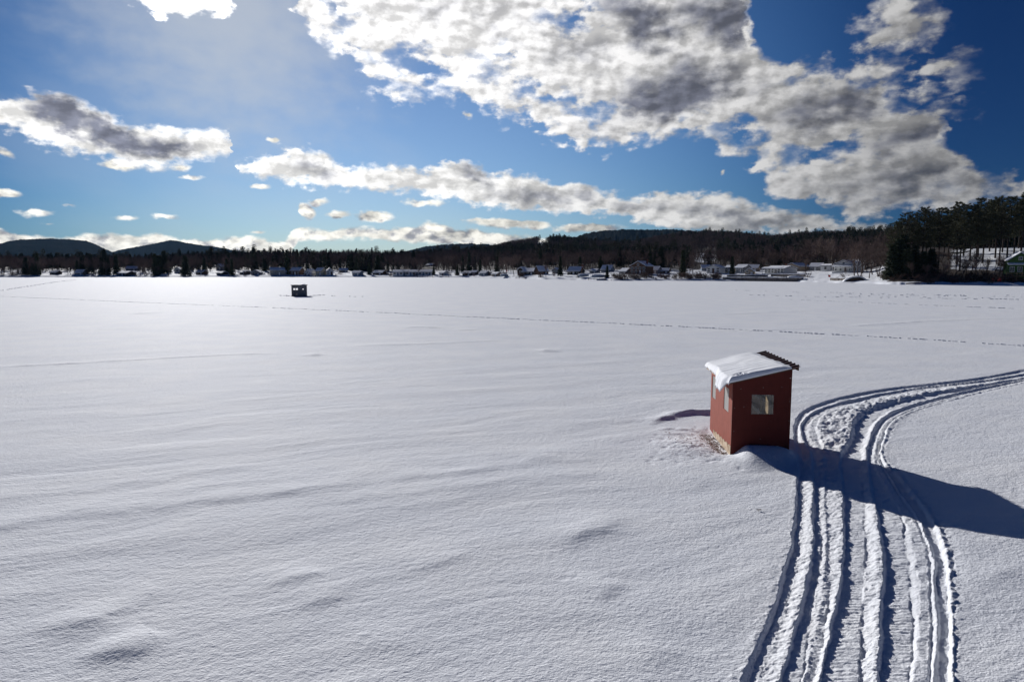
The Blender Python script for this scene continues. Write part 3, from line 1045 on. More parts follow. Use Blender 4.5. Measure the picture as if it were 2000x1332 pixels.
    for yy in (y0 + 0.075, 0.9, 1.9, y1 - 0.05):      # rafters under the sheet
        b = MB()
        b.prism([(x0 + 0.03, ztop(x0 + .03) + 0.046), (x0 + 0.03, ztop(x0 + .03) + 0.006), (x1 - 0.05, ztop(x1 - .05) + 0.006), (x1 - 0.05, ztop(x1 - .05) + 0.046)], 'y', yy - 0.02, yy + 0.02)
        b.build('rafter', M_GREYW, roof)
    fb = MB()
    fb.box(x1 - 0.045, x1 - 0.02, y0 + 0.05, y1 - 0.03, ztop(x1) - 0.055, ztop(x1) + 0.036)
    fb.build('fascia', M_GREYW, roof)
    fb = MB()
    fb.box(x0 + 0.004, x0 + 0.026, 1.75, y1 - 0.015, ztop(x0) - 0.035, ztop(x0) + 0.04)
    f2 = fb.build('fascia', M_STUD, roof)
    f2['label'] = 'pale yellow eave board'
    # snow lying on the sheet, slumping over the low eave
    nx, ny = 110, 150
    gx = np.linspace(x0 - 0.34, x1 - 0.18, nx)
    gy = np.linspace(y0 - 0.02, y1 + 0.03, ny)
    GX, GY = np.meshgrid(gx, gy, indexing='ij')
    # bare strip along the high edge is wider at the front
    hi = (W - 0.02) - 0.10 * sstep(GY, 0.0, 2.9) + 0.03 * vnoise(GY * 4, GY * 0 + 3.3, 4)
    droop = sstep(GY, 0.02, 0.40) * (1 - sstep(GY, 0.85, 1.75))            # how far the slab hangs past the eave
    droop = droop * (0.75 + 0.35 * vnoise(GY * 3.1, GY * 0 + 1.7, 8)) * (1.1 - 0.5 * sstep(GY, 0.5, 1.7))
    lo = x0 - 0.03 - 0.125 * droop + 0.012 * vnoise(GY * 9, GY * 0, 6)
    S = (GX - gx[0]) / (gx[-1] - gx[0])
    X = lo + (hi - lo) * S
    edge = np.minimum.reduce([sstep(X - lo, 0, 0.10), sstep(hi - X, 0, 0.22), sstep(GY - gy[0], 0, 0.06), sstep(gy[-1] - GY, 0, 0.10)])
    thick = (0.105 + 0.022 * fbm(X * 1.6, GY * 1.3, 3, 21) + 0.005 * fbm(X * 2.5, GY * 9, 3, 22)) * (1 - 0.45 * sstep(X, 0.5, W)) * (1 - 0.45 * sstep(GY, 1.7, 2.9) * (1 - sstep(X, 0.2, 0.9)))
    thick = np.maximum(thick, 0.02)
    ridge = 0.003 * (1 + vnoise(X * 1.5, GY * 1.1, 44)) * np.sin((GY + 0.04 * vnoise(X * 3, GY * 2, 3)) * 2 * math.pi / pitch)
    base = np.where(X > x0, ztop(np.maximum(X, x0)) + 0.088, ztop(x0) + 0.088 - (x0 - X) * 1.15 - 1.6 * np.maximum(0, x0 - X) ** 1.5)
    # hollow patch near the front left corner
    pit = 0.05 * np.exp(-((X - 0.22) / 0.16) ** 2 - ((GY - 0.12) / 0.14) ** 2) * (0.6 + 0.8 * vnoise(X * 22, GY * 22, 12))
    Zt = base + (thick + ridge) * edge ** 0.6 - pit * edge
    over = np.clip((x0 - X) / 0.2, 0, 1)
    Xt = X - 0.05 * over * edge
    Zb = base - 0.034 - 0.03 * over
    top = np.stack([Xt, GY, Zt], -1).reshape(-1, 3)
    bot = np.stack([X, GY, np.minimum(Zb, Zt - 0.004)], -1).reshape(-1, 3)
    V = np.concatenate([top, bot])
    I = np.arange(nx * ny).reshape(nx, ny)
    a, b_, c, d = I[:-1, :-1].ravel(), I[1:, :-1].ravel(), I[1:, 1:].ravel(), I[:-1, 1:].ravel()
    Fq = [np.stack([a, b_, c, d], 1), np.stack([d, c, b_, a], 1) + nx * ny]
    def strip(e):
        return np.stack([e[:-1], e[1:], e[1:] + nx * ny, e[:-1] + nx * ny], 1)
    Fq += [strip(I[:, 0])[:, ::-1], strip(I[:, -1]), strip(I[0, :]), strip(I[-1, :])[:, ::-1]]
    sn = link_mesh('snow_cover', V, np.ascontiguousarray(np.concatenate(Fq)), M_ROOFSNOW, roof, smooth=True)
    sn['label'] = 'thick snow slab slumping over the low eave'
    # small fittings on the front panel
    h = MB()
    h.box(1.385, 1.425, -0.006, -0.001, 1.985, 1.997)
    h.build('bracket', M_STEEL, root)
    h = MB()
    h.box(1.12, 1.175, -0.006, -0.001, 0.235, 0.25)
    h.box(1.15, 1.165, -0.006, -0.001, 0.22, 0.234)
    h.build('latch', M_STEEL, root)
    for px, pz in ((0.29, 1.24), (0.72, 0.42), (0.2, 1.7), (1.2, 1.76), (0.75, 1.74), (0.06, 0.6), (0.06, 1.2), (1.41, 0.9), (1.41, 1.4)):
        h = MB()
        h.box(px - 0.005, px + 0.005, -0.004, -0.001, pz - 0.005, pz + 0.005)
        h.build('screw', M_STEEL, root)
    return root


build_hut()


# ------------------------------------------------------------------ land around the lake
SHORE_PX = [(-1200, 541), (-600, 541), (0, 541.5), (900, 542), (1000, 544), (1060, 546), (1200, 548.5), (1400, 549), (1560, 550.5), (1640, 552.5), (1700, 554), (1760, 556), (1850, 557), (1930, 557.5), (2000, 558), (2300, 562), (3600, 566)]
_saz = np.array([px_az(p) for p, _ in SHORE_PX])
_sd = np.array([math.hypot(*at(p, y)[:2]) for p, y in SHORE_PX])
RIDGE_PX = [(-1200, 492, 700, 15), (-300, 492, 700, 15), (0, 492, 700, 15), (200, 494, 700, 15), (300, 488, 720, 15), (400, 485, 740, 15), (520, 482, 760, 15), (720, 481, 760, 15),
            (800, 484, 760, 15), (900, 482, 850, 14), (950, 478, 1000, 13), (1000, 470, 1150, 13), (1050, 464, 1250, 13), (1100, 462, 1250, 13), (1150, 468, 1200, 13),
            (1220, 471, 1150, 13), (1280, 460, 1200, 13), (1330, 450, 1250, 13), (1380, 446, 1250, 13), (1440, 450, 1250, 13), (1500, 458, 1200, 13), (1560, 454, 1150, 13),
            (1640, 451, 1050, 13), (1700, 448, 900, 14), (1740, 446, 750, 14), (1800, 446, 600, 14), (2000, 440, 560, 14), (2400, 440, 560, 14), (3600, 440, 560, 14)]
_raz = np.array([px_az(r[0]) for r in RIDGE_PX])
_rR = np.array([r[2] for r in RIDGE_PX], dtype=float)
_rz = np.array([HC + (YH - r[1]) / F * r[2] * math.cos(a) - r[3] for r, a in zip(RIDGE_PX, _raz)])
BANK = [(-4, -0.6), (0, -0.05), (1.5, 0.45), (6, 1.0), (25, 2.0), (70, 4.0), (140, 7.0)]
BANKR = [(-4, -0.6), (0, -0.05), (1.5, 0.6), (8, 1.5), (22, 2.6), (42, 5.5), (70, 9.5), (100, 13.0), (140, 15.5)]


def shore_d(a):
    a = np.asarray(a, dtype=float)
    d = np.interp(a, _saz, _sd)
    return d + 2.2 * fbm(a * 60, a * 0, 3, 3) + 5.0 * vnoise(a * 14, a * 0 + 2, 4)


def land_z(x, y):
    x, y = np.asarray(x, dtype=float), np.asarray(y, dtype=float)
    a, d = np.arctan2(x, y), np.hypot(x, y)
    o = d - shore_d(a)
    zl = np.interp(o, *zip(*BANK))
    zr = np.interp(o, *zip(*BANKR))
    w = sstep(a, px_az(1690), px_az(1800))
    z = zl * (1 - w) + zr * w
    Rr, Rz = np.interp(a, _raz, _rR), np.interp(a, _raz, _rz)
    D0 = shore_d(a) + 140
    p = np.clip((d - D0) / np.maximum(Rr - D0, 60), 0, 1)
    zb = 7.0 * (1 - w) + 15.5 * w
    hill = np.where(d > D0, zb + (Rz - zb) * (p * p * (3 - 2 * p) * 0.55 + p * 0.45), z)
    back = np.clip((d - Rr) / 700, 0, 1)
    hill = hill * (1 - back) - 2 * back
    n = 0.35 * fbm(x * 0.05, y * 0.05, 3, 8) * sstep(o, 4, 30) + np.clip((hill - 9) / 40, 0, 1) * 7 * fbm(x * 0.006, y * 0.006, 3, 12)
    n += 0.22 * fbm(x * 0.35, y * 0.35, 3, 19) * sstep(o, 0.5, 3)
    return np.where(o > 140, hill, z) + n


def land_mat():
    m = bpy.data.materials.new('wooded_snow_ground')
    m.use_nodes = True
    T = NT(m.node_tree)
    b = T.n['Principled BSDF']
    at_ = T.new('ShaderNodeAttribute')
    at_.attribute_name = 'open'
    tc = T.new('ShaderNodeTexCoord')
    n = T.noise(tc.outputs['Object'], 0.22, 6, 0.7)
    n2 = T.noise(tc.outputs['Object'], 0.9, 4, 0.6)
    f = T.smooth(T.m('ADD', at_.outputs['Fac'], T.m('ADD', T.m('MULTIPLY', T.m('SUBTRACT', n, 0.5), 1.3), T.m('MULTIPLY', T.m('SUBTRACT', n2, 0.5), 0.7))), 0.42, 0.62)
    T.l.new(T.mix(f, (0.055, 0.042, 0.036), (0.84, 0.86, 0.90)), b.inputs['Base Color'])
    b.inputs['Roughness'].default_value = 0.85
    b.inputs['Specular IOR Level'].default_value = 0.15
    return m


M_LAND = land_mat()
CLEAR = [(1375, 504, 26, 9), (1062, 476, 12, 3)]      # open snowy fields on the hillside, photo pixels


def open_px(px, py):
    r = np.full_like(px, -9.0)
    for cx, cy, rx, ry in CLEAR:
        r = np.maximum(r, 1 - np.hypot((px - cx) / rx, (py - cy) / ry))
    return r


def build_land():
    a = np.linspace(px_az(-700), px_az(2900), 900)
    o = np.concatenate([np.array([-4, -1.5, 0, 0.7, 1.5, 3, 5, 8, 12]), np.arange(16, 140, 5), np.geomspace(140, 2100, 75)])
    A, O = np.meshgrid(a, o)
    D = shore_d(A) + O
    X, Y = D * np.sin(A), D * np.cos(A)
    Z = land_z(X, Y)
    Z[0] = -0.8
    V = np.stack([X.ravel(), Y.ravel(), Z.ravel()], 1)
    I = np.arange(A.size).reshape(A.shape)
    Fq = np.stack([I[:-1, :-1].ravel(), I[:-1, 1:].ravel(), I[1:, 1:].ravel(), I[1:, :-1].ravel()], 1)
    ob = link_mesh('terrain', V, np.ascontiguousarray(Fq), M_LAND, smooth=True)
    px, py = proj(X.ravel(), Y.ravel(), Z.ravel())
    opn = 0.78 - 0.62 * sstep(O.ravel(), 22, 150)
    # the steep snowy slope behind the pines at the right
    w = sstep(A.ravel(), px_az(1835), px_az(1875))
    opn = opn * (1 - 0.9 * sstep(A.ravel(), px_az(1725), px_az(1750)) * sstep(O.ravel(), 2, 6))
    opn = np.maximum(opn, w * (0.85 - 0.75 * sstep(O.ravel(), 95, 130)) * sstep(O.ravel(), 30, 40))
    opn = opn - 0.45 * w * (1 - sstep(O.ravel(), 18, 30)) * sstep(O.ravel(), 3, 8)
    opn = np.maximum(opn, np.where(open_px(px, py) > 0, 1.2, 0))
    at_ = ob.data.attributes.new('open', 'FLOAT', 'POINT')
    at_.data.foreach_set('value', opn.astype(np.float32))
    tag(ob, kind='structure')


build_land()


def build_far_hill(name, sky, dist, depth, base_z, col1, col2, nz, seed):
    px = np.array([p for p, _ in sky], dtype=float)
    py = np.array([q for _, q in sky], dtype=float)
    aa = np.array([px_az(p) for p in px])
    a = np.linspace(aa[0], aa[-1], 420)
    ztop = HC + (YH - np.interp(a, aa, py)) / F * dist * np.cos(a)
    u = np.concatenate([np.linspace(-1, 0, 26), np.linspace(0, 1, 10)[1:]])
    A, U = np.meshgrid(a, u)
    D = dist + U * depth + depth * 0.10 * fbm(A * 25, U * 1.0, 3, seed)
    prof = np.where(U < 0, np.clip(1 + U, 0, 1) ** 0.8, 1 - np.clip(U, 0, 1) ** 1.5)
    Zt = np.interp(A, a, ztop)
    Z = base_z + (Zt - base_z) * prof + nz * (fbm(A * 170, U * 7, 4, seed + 3, 0.6) + 0.35 * vnoise(A * 900, U * 60, seed + 7)) * np.clip(prof * 1.6, 0, 1) ** 0.7
    X, Y = D * np.sin(A), D * np.cos(A)
    I = np.arange(A.size).reshape(A.shape)
    Fq = np.stack([I[:-1, :-1].ravel(), I[:-1, 1:].ravel(), I[1:, 1:].ravel(), I[1:, :-1].ravel()], 1)
    ob = link_mesh(name, np.stack([X.ravel(), Y.ravel(), Z.ravel()], 1), np.ascontiguousarray(Fq),
                   mat('wooded_' + name, col1, 0.95, 0.0, 0.9, 0.012, c2=col2), smooth=True)
    tag(ob, kind='structure')
    return ob


build_far_hill('mountain', [(-420, 500), (-200, 495), (-60, 484), (0, 478), (30, 471), (60, 468), (100, 467), (140, 468), (172, 471), (190, 477), (205, 485), (220, 492), (262, 502)], 5200, 900, 0, (0.018, 0.020, 0.018), (0.030, 0.029, 0.028), 4, 5)
build_far_hill('mountain', [(170, 503), (230, 490), (262, 484), (300, 477), (335, 470), (360, 474), (385, 479), (410, 481), (450, 488), (530, 500)], 6000, 900, 0, (0.022, 0.023, 0.022), (0.055, 0.056, 0.060), 4, 25)
build_far_hill('hill', [(770, 496), (830, 483), (870, 478), (910, 476), (960, 479), (1060, 496)], 4600, 700, 0, (0.018, 0.020, 0.018), (0.030, 0.029, 0.028), 5, 35)
build_far_hill('hill', [(1060, 488), (1100, 472), (1130, 460), (1160, 454), (1200, 451), (1250, 450), (1300, 449), (1340, 452), (1420, 468), (1480, 486)], 3000, 600, 0, (0.022, 0.021, 0.020), (0.036, 0.031, 0.029), 5, 45)


# ------------------------------------------------------------------ trees
class TB:
    """vertex/face arrays for one tree part"""

    def __init__(self):
        self.v, self.f, self.n = [], [], 0

    def limb(self, pts, rad, sides=4):
        pts = np.asarray(pts, dtype=float)
        k = len(pts)
        ang = np.arange(sides) * 2 * math.pi / sides
        for i in range(k):
            d = pts[min(i + 1, k - 1)] - pts[max(i - 1, 0)]
            d = d / (np.linalg.norm(d) + 1e-9)
            u = np.cross(d, [0.21, 0.13, 0.97] if abs(d[2]) < 0.9 else [1, 0, 0])
            u /= np.linalg.norm(u) + 1e-9
            w = np.cross(d, u)
            self.v.append(pts[i] + rad[i] * (np.cos(ang)[:, None] * u + np.sin(ang)[:, None] * w))
        b = self.n
        for i in range(k - 1):
            for s in range(sides):
                a, c = b + i * sides + s, b + i * sides + (s + 1) % sides
                self.f.append((a, c, c + sides, a + sides))
        self.n += k * sides

    def blades(self, c, d, length, width):
        """thin leaf-like quads from points c along directions d"""
        c, d = np.asarray(c, float), np.asarray(d, float)
        d = d / (np.linalg.norm(d, axis=1, keepdims=True) + 1e-9)
        r = rng.normal(size=d.shape)
        s = np.cross(d, r)
        s /= np.linalg.norm(s, axis=1, keepdims=True) + 1e-9
        L = np.asarray(length).reshape(-1, 1) if hasattr(length, '__len__') else length
        p0 = c - s * width * 0.35
        p1 = c + s * width * 0.35
        p2 = c + d * L * 0.6 + s * width * 0.6
        p3 = c + d * L
        P = np.stack([p0, p1, p2, p3], 1).reshape(-1, 3)
        m = len(c)
        b = self.n + np.arange(m)[:, None] * 4
        self.f += [tuple(q) for q in (b + np.arange(4)).tolist()]
        self.v.append(P)
        self.n += m * 4

    def arrays(self):
        return np.concatenate(self.v), self.f


def make_pine(seed, h=26.0, lod=1.0, first=0.34, spread=4.6):
    """old white pine: bare lower trunk, flat plumed tiers with gaps"""
    global rng
    rng = np.random.default_rng(seed)
    tr, cr = TB(), TB()
    bend = rng.normal(0, 0.35, 2)
    tp = lambda t: np.array([bend[0] * math.sin(t * 2.6) * t, bend[1] * math.sin(t * 2.1 + 1) * t, h * t])
    ts = np.linspace(0, 0.98, 9)
    tr.limb([tp(t) for t in ts], 0.34 * (1 - ts) ** 0.8 + 0.03, 7)
    nt = int(h * 0.85)
    for i in range(nt):
        t = first + (0.97 - first) * (i + rng.uniform(-.3, .3)) / nt
        if rng.random() < 0.10:
            continue
        q = min(1.0, max(0.0, (t - first) / (1 - first)))
        prof = (0.55 + 0.45 * math.sin(min(1, q * 1.3 + 0.1) * math.pi * 0.75)) * (1 - q ** 3.2) + 0.10
        nb = rng.integers(3, 6)
        a0 = rng.uniform(0, 6.28)
        for b in range(nb):
            if rng.random() < 0.14:
                continue
            a = a0 + b * 6.28 / nb + rng.normal(0, .3)
            L = spread * prof * rng.uniform(0.55, 1.15)
            p0 = tp(min(t, 0.98))
            up = rng.uniform(-0.05, 0.25) + 0.35 * q
            pts = []
            for s in np.linspace(0, 1, 5):
                pts.append(p0 + np.array([math.cos(a) * L * s, math.sin(a) * L * s, L * (up * s - 0.12 * s + 0.20 * s * s)]))
            tr.limb(pts, [0.07, 0.055, 0.04, 0.03, 0.012], 3)
            pts = np.array(pts)
            nk = int((5 + 2.6 * L) * (0.6 + 0.4 * lod))
            for _ in range(nk):
                s = rng.uniform(0.35, 1.02)
                k = min(int(s * 4), 3)
                c = pts[k] + (pts[k + 1] - pts[k]) * (s * 4 - k)
                side = rng.normal(0, 0.24 * L * (1.1 - 0.6 * s))
                c = c + np.array([-math.sin(a) * side, math.cos(a) * side, abs(rng.normal(0, .12)) - .06])
                m = int(9 * lod) + 2
                d = rng.normal(0, 1, (m, 3))
                d[:, 2] = np.abs(d[:, 2]) * 0.7 + 0.1
                d[:, 0] += math.cos(a) * 0.8
                d[:, 1] += math.sin(a) * 0.8
                cr.blades(c + rng.normal(0, .12, (m, 3)), d, rng.uniform(.35, .75, m), 0.16 if lod >= 1 else 0.26)
    return tr.arrays(), cr.arrays()


def make_spruce(seed, h=15.0, lod=1.0, base=0.06, wide=0.19):
    global rng
    rng = np.random.default_rng(seed)
    tr, cr = TB(), TB()
    ts = np.linspace(0, 0.98, 5)
    tr.limb([(0, 0, h * t) for t in ts], 0.20 * (1 - ts) + 0.02, 5)
    nt = int(26 * (0.5 + 0.5 * lod))
    for i in range(nt):
        t = base + (0.97 - base) * (i + rng.uniform(-.4, .4)) / nt
        t = min(t, 0.985)
        Lm = h * wide * (1 - t) ** 0.85 * rng.uniform(0.75, 1.15) + 0.15
        nb = 7 if lod >= 1 else 5
        a0 = rng.uniform(0, 6.28)
        for b in range(nb):
            a = a0 + b * 6.28 / nb + rng.normal(0, .2)
            L = Lm * rng.uniform(.6, 1.1)
            m = int((10 + 7 * L) * lod) + 4
            s = rng.uniform(0.1, 1, m)
            c = np.stack([np.cos(a) * L * s, np.sin(a) * L * s, h * t - 0.35 * L * s + 0.10 * L * s * s], 1)
            c += rng.normal(0, 0.10 + 0.05 * L, (m, 3))
            d = np.stack([np.full(m, math.cos(a)), np.full(m, math.sin(a)), np.full(m, -0.45)], 1) + rng.normal(0, .55, (m, 3))
            cr.blades(c, d, rng.uniform(.35, .8, m), 0.30 if lod >= 1 else 0.5)
    return tr.arrays(), cr.arrays()


def make_bare(seed, h=13.0, lod=1.0):
    """leafless broad tree: forked limbs and a haze of twigs"""
    global rng
    rng = np.random.default_rng(seed)
    tr, cr = TB(), TB()
    tips = []

    def grow(p, d, L, r, depth):
        k = 3
        pts = [p]
        dd = d.copy()
        for _ in range(k):
            dd = dd + rng.normal(0, .13, 3) + np.array([0, 0, 0.06])
            dd /= np.linalg.norm(dd)
            pts.append(pts[-1] + dd * L / k)
        tr.limb(pts, np.linspace(r, r * 0.62, k + 1), 6 if depth == 0 else 3)
        if depth >= 3:
            tips.append((np.array(pts), dd))
            return
        if depth >= 1:
            tips.append((np.array(pts[1:]), dd))
        n = rng.integers(2, 5) if depth else rng.integers(3, 6)
        for j in range(n):
            ax = rng.normal(0, 1, 3)
            nd = dd + ax / np.linalg.norm(ax) * rng.uniform(.45, .95) + np.array([0, 0, .12])
            nd /= np.linalg.norm(nd)
            st = pts[-1] if (j < 2 or depth == 0) else pts[-2]
            if depth == 0 and j > 1:
                st = pts[2] + (pts[3] - pts[2]) * rng.uniform(0, 1)
            grow(st, nd, L * rng.uniform(.62, .86), r * rng.uniform(.45, .62), depth + 1)
    grow(np.zeros(3), np.array([rng.normal(0, .05), rng.normal(0, .05), 1.0]), h * 0.33, h * 0.018, 0)
    for pts, dd in tips:
        m = max(3, int(16 * lod))
        i = rng.integers(0, len(pts) - 1, m)
        u = rng.uniform(0, 1, (m, 1))
        c = pts[i] * (1 - u) + pts[i + 1] * u
        d = dd + rng.normal(0, .75, (m, 3)) + np.array([0, 0, .25])
        cr.blades(c, d, rng.uniform(.6, 1.6, m) * h / 13, 0.045 if lod >= 1 else 0.075)
    v, f = tr.arrays()
    w, g = cr.arrays()
    top = max(v[:, 2].max(), w[:, 2].max())
    s = h / top
    return (v * s, f), (w * s, g)


def make_shrub(seed, h=2.2, n=9):
    global rng
    rng = np.random.default_rng(seed)
    tr, cr = TB(), TB()
    for i in range(n):
        a, l = rng.uniform(0, 6.28), h * rng.uniform(.6, 1.0)
        o = rng.normal(0, .35, 2)
        pts = [np.array([o[0], o[1], -0.1]) + np.array([math.cos(a) * .45 * l * s * s, math.sin(a) * .45 * l * s * s, l * s]) for s in (0, .35, .7, 1)]
        tr.limb(pts, [.035, .028, .02, .01], 3)
        pts = np.array(pts)
        m = 26
        k = rng.integers(0, 3, m)
        u = rng.uniform(0, 1, (m, 1))
        cr.blades(pts[k] * (1 - u) + pts[k + 1] * u, rng.normal(0, .8, (m, 3)) + np.array([0, 0, .6]), rng.uniform(.25, .7, m), 0.05)
    return tr.arrays(), cr.arrays()


class Kind:
    """a tree kind: meshes built once; every tree is an Empty with a trunk and a crown"""

    def __init__(self, name, cat, makers, trunk_mat, crown_mat, group):
        self.name, self.cat, self.group = name, cat, group
        self.meshes = []
        for (tv, tf), (cv, cf), h in makers:
            tm = bpy.data.meshes.new(name + '_trunk')
            tm.from_pydata(tv.tolist(), [], tf)
            tm.materials.append(trunk_mat)
            cm = bpy.data.meshes.new(name + '_crown')
            cm.from_pydata(cv.tolist(), [], cf)
            cm.materials.append(crown_mat)
            self.meshes.append((tm, cm, h))

    def plant(self, x, y, z, h, label, rz=None, k=None, group=None, sx=1.0, tilt=0.0):
        tm, cm, h0 = self.meshes[random.randrange(len(self.meshes)) if k is None else k % len(self.meshes)]
        e = empty(self.name, (x, y, z), random.uniform(0, 6.28) if rz is None else rz)
        s = h / h0
        e.scale = (s * sx, s * sx, s)
        if tilt:
            e.rotation_euler = (tilt, tilt * 0.5, e.rotation_euler[2])
        tag(e, label, self.cat, group or self.group)
        for nm, me in (('trunk', tm), ('crown', cm)):
            c = bpy.data.objects.new(nm, me)
            COL.objects.link(c)
            c.parent = e
        return e


K_PINE = Kind('pine_tree', 'pine tree', [(*make_pine(s, 26, 1.0, fs, sp), 26) for s, fs, sp in ((1, .36, 4.4), (2, .28, 4.8), (3, .42, 4.2), (4, .33, 5.0), (5, .46, 4.4))], M_PINEBARK, M_NEEDLE, 'tall pines on the right shore')
K_SPRUCE = Kind('spruce_tree', 'spruce tree', [(*make_spruce(s, 15, 1.0, b, w), 15) for s, b, w in ((11, .05, .17), (12, .10, .21), (13, .03, .19), (14, .07, .15))], M_PINEBARK, M_SPRUCE, 'dark conifers along the far shore')
K_BARE = Kind('bare_tree', 'bare tree', [(*make_bare(s, 13, 1.0), 13) for s in (21, 22, 23, 24, 25, 26)], M_BARK, M_TWIG, 'bare trees along the far shore')
K_SHRUB = Kind('shrub', 'shrub', [(*make_shrub(s), 2.2) for s in (31, 32, 33)], M_BARK, M_BRUSH, 'leafless shrubs on the shore')


def ground_at(px, off):
    a = px_az(px)
    d = float(shore_d(a)) + off
    x, y = d * math.sin(a), d * math.cos(a)
    return x, y, float(land_z(x, y)), d


def off_for(px, py):
    """distance behind the shore at which the land shows at photo row py"""
    best, bo = 1e9, 5
    for o in np.concatenate([np.arange(3, 60, 1.0), np.arange(60, 320, 4.0)]):
        x, y, z, d = ground_at(px, o)
        e = abs(proj(x, y, z)[1] - py)
        if e < best - 0.02:
            best, bo = e, o
    return float(bo)


# ------------------------------------------------------------------ buildings on the far shore
PAINT = {
    'white': mat('white_clapboard', (0.72, 0.72, 0.70), 0.7, 0.3, 0.3, 1.0, c2=(0.6, 0.6, 0.58)),
    'tan': mat('tan_clapboard', (0.42, 0.34, 0.25), 0.8, 0.2, 0.4, 1.0),
    'brown': mat('brown_boards', (0.13, 0.075, 0.05), 0.85, 0.2, 0.5, 1.0),
    'grey': mat('grey_boards', (0.26, 0.26, 0.27), 0.85, 0.2, 0.5, 1.0),
    'dark': mat('dark_boards', (0.06, 0.05, 0.047), 0.85, 0.2, 0.5, 1.0),
    'red': mat('barn_red_boards', (0.20, 0.05, 0.035), 0.85, 0.2, 0.5, 1.0),
    'blue': mat('blue_grey_boards', (0.18, 0.23, 0.30), 0.85, 0.2, 0.5, 1.0),
    'green': mat('green_boards', (0.055, 0.12, 0.035), 0.8, 0.2, 0.5, 1.0),
    'cream': mat('cream_clapboard', (0.58, 0.52, 0.38), 0.8, 0.2, 0.4, 1.0),
}
M_GLASS = mat('dark_window_glass', (0.02, 0.025, 0.03), 0.08, 0.6)
M_TRIM = mat('white_trim', (0.75, 0.75, 0.73), 0.6, 0.3)
M_ROOFD = mat('dark_shingle', (0.05, 0.048, 0.05), 0.9, 0.2, 0.5, 2.0)
M_BRICK = mat('chimney_brick', (0.22, 0.09, 0.06), 0.9, 0.2, 0.6, 3.0)
M_DECK = mat('weathered_deck', (0.30, 0.21, 0.12), 0.85, 0.2, 0.6, 1.5)
M_STONE = mat('grey_stone', (0.24, 0.21, 0.19), 0.9, 0.2, 0.8, 1.2, 0.05, 2.5, c2=(0.10, 0.085, 0.075))


def gable_parts(root, w, dp, wall, rise, paint, along, x0=0.0, y0=0.0, z0=0.0, snow=0.28, eave=0.35, bare=False):
    """walls and a snow-covered gable roof; along='x' puts the ridge across the view"""
    b = MB()
    e = eave
    if along == 'x':
        b.box(x0 - w / 2, x0 + w / 2, y0, y0 + dp, z0 - 0.8, z0 + wall)
        b.prism([(y0, z0 + wall), (y0 + dp, z0 + wall), (y0 + dp / 2, z0 + wall + rise)], 'x', x0 - w / 2 + .003, x0 + w / 2 - .003)
    else:
        b.box(x0 - w / 2, x0 + w / 2, y0, y0 + dp, z0 - 0.8, z0 + wall)
        b.prism([(x0 - w / 2, z0 + wall), (x0 + w / 2, z0 + wall), (x0, z0 + wall + rise)], 'y', y0 + .003, y0 + dp - .003)
    b.build('wall', paint, root)
    span = dp if along == 'x' else w
    k = rise / (span / 2)

    def slab(lift, th, e2, u0, u1):
        c = (y0 + dp / 2) if along == 'x' else x0
        h = span / 2 + e2
        top = z0 + wall + rise + lift
        lo = top - k * h
        poly = [(c - h, lo), (c, top), (c + h, lo), (c + h, lo + th), (c, top + th * 1.05), (c - h, lo + th)]
        m = MB()
        m.prism(poly, 'x' if along == 'x' else 'y', u0, u1)
        return m
    if along == 'x':
        u0, u1 = x0 - w / 2 - e, x0 + w / 2 + e
    else:
        u0, u1 = y0 - e, y0 + dp + e
    r = slab(0.02, 0.12, e, u0, u1).build('roof', M_ROOFD, root)
    if not bare:
        slab(0.145, snow, e - 0.06, u0 + 0.08, u1 - 0.08).build('snow_cover', M_FARSNOW, r)
    return r


def window_on(root, x, y, z, w, h, trim=M_TRIM):
    """window on a wall that faces the lake (local -y)"""
    f = MB()
    f.box(x - w / 2 - .1, x + w / 2 + .1, y - 0.05, y - 0.003, z - .1, z)
    f.box(x - w / 2 - .1, x + w / 2 + .1, y - 0.05, y - 0.003, z + h, z + h + .1)
    f.box(x - w / 2 - .1, x - w / 2, y - 0.05, y - 0.003, z, z + h)
    f.box(x + w / 2, x + w / 2 + .1, y - 0.05, y - 0.003, z, z + h)
    f.box(x - .03, x + .03, y - 0.045, y - 0.003, z, z + h)
    o = f.build('window', trim, root)
    g = MB()
    g.box(x - w / 2 + .002, x + w / 2 - .002, y - 0.02, y - 0.004, z + .002, z + h - .002)
    g.build('pane', M_GLASS, o)
    return o


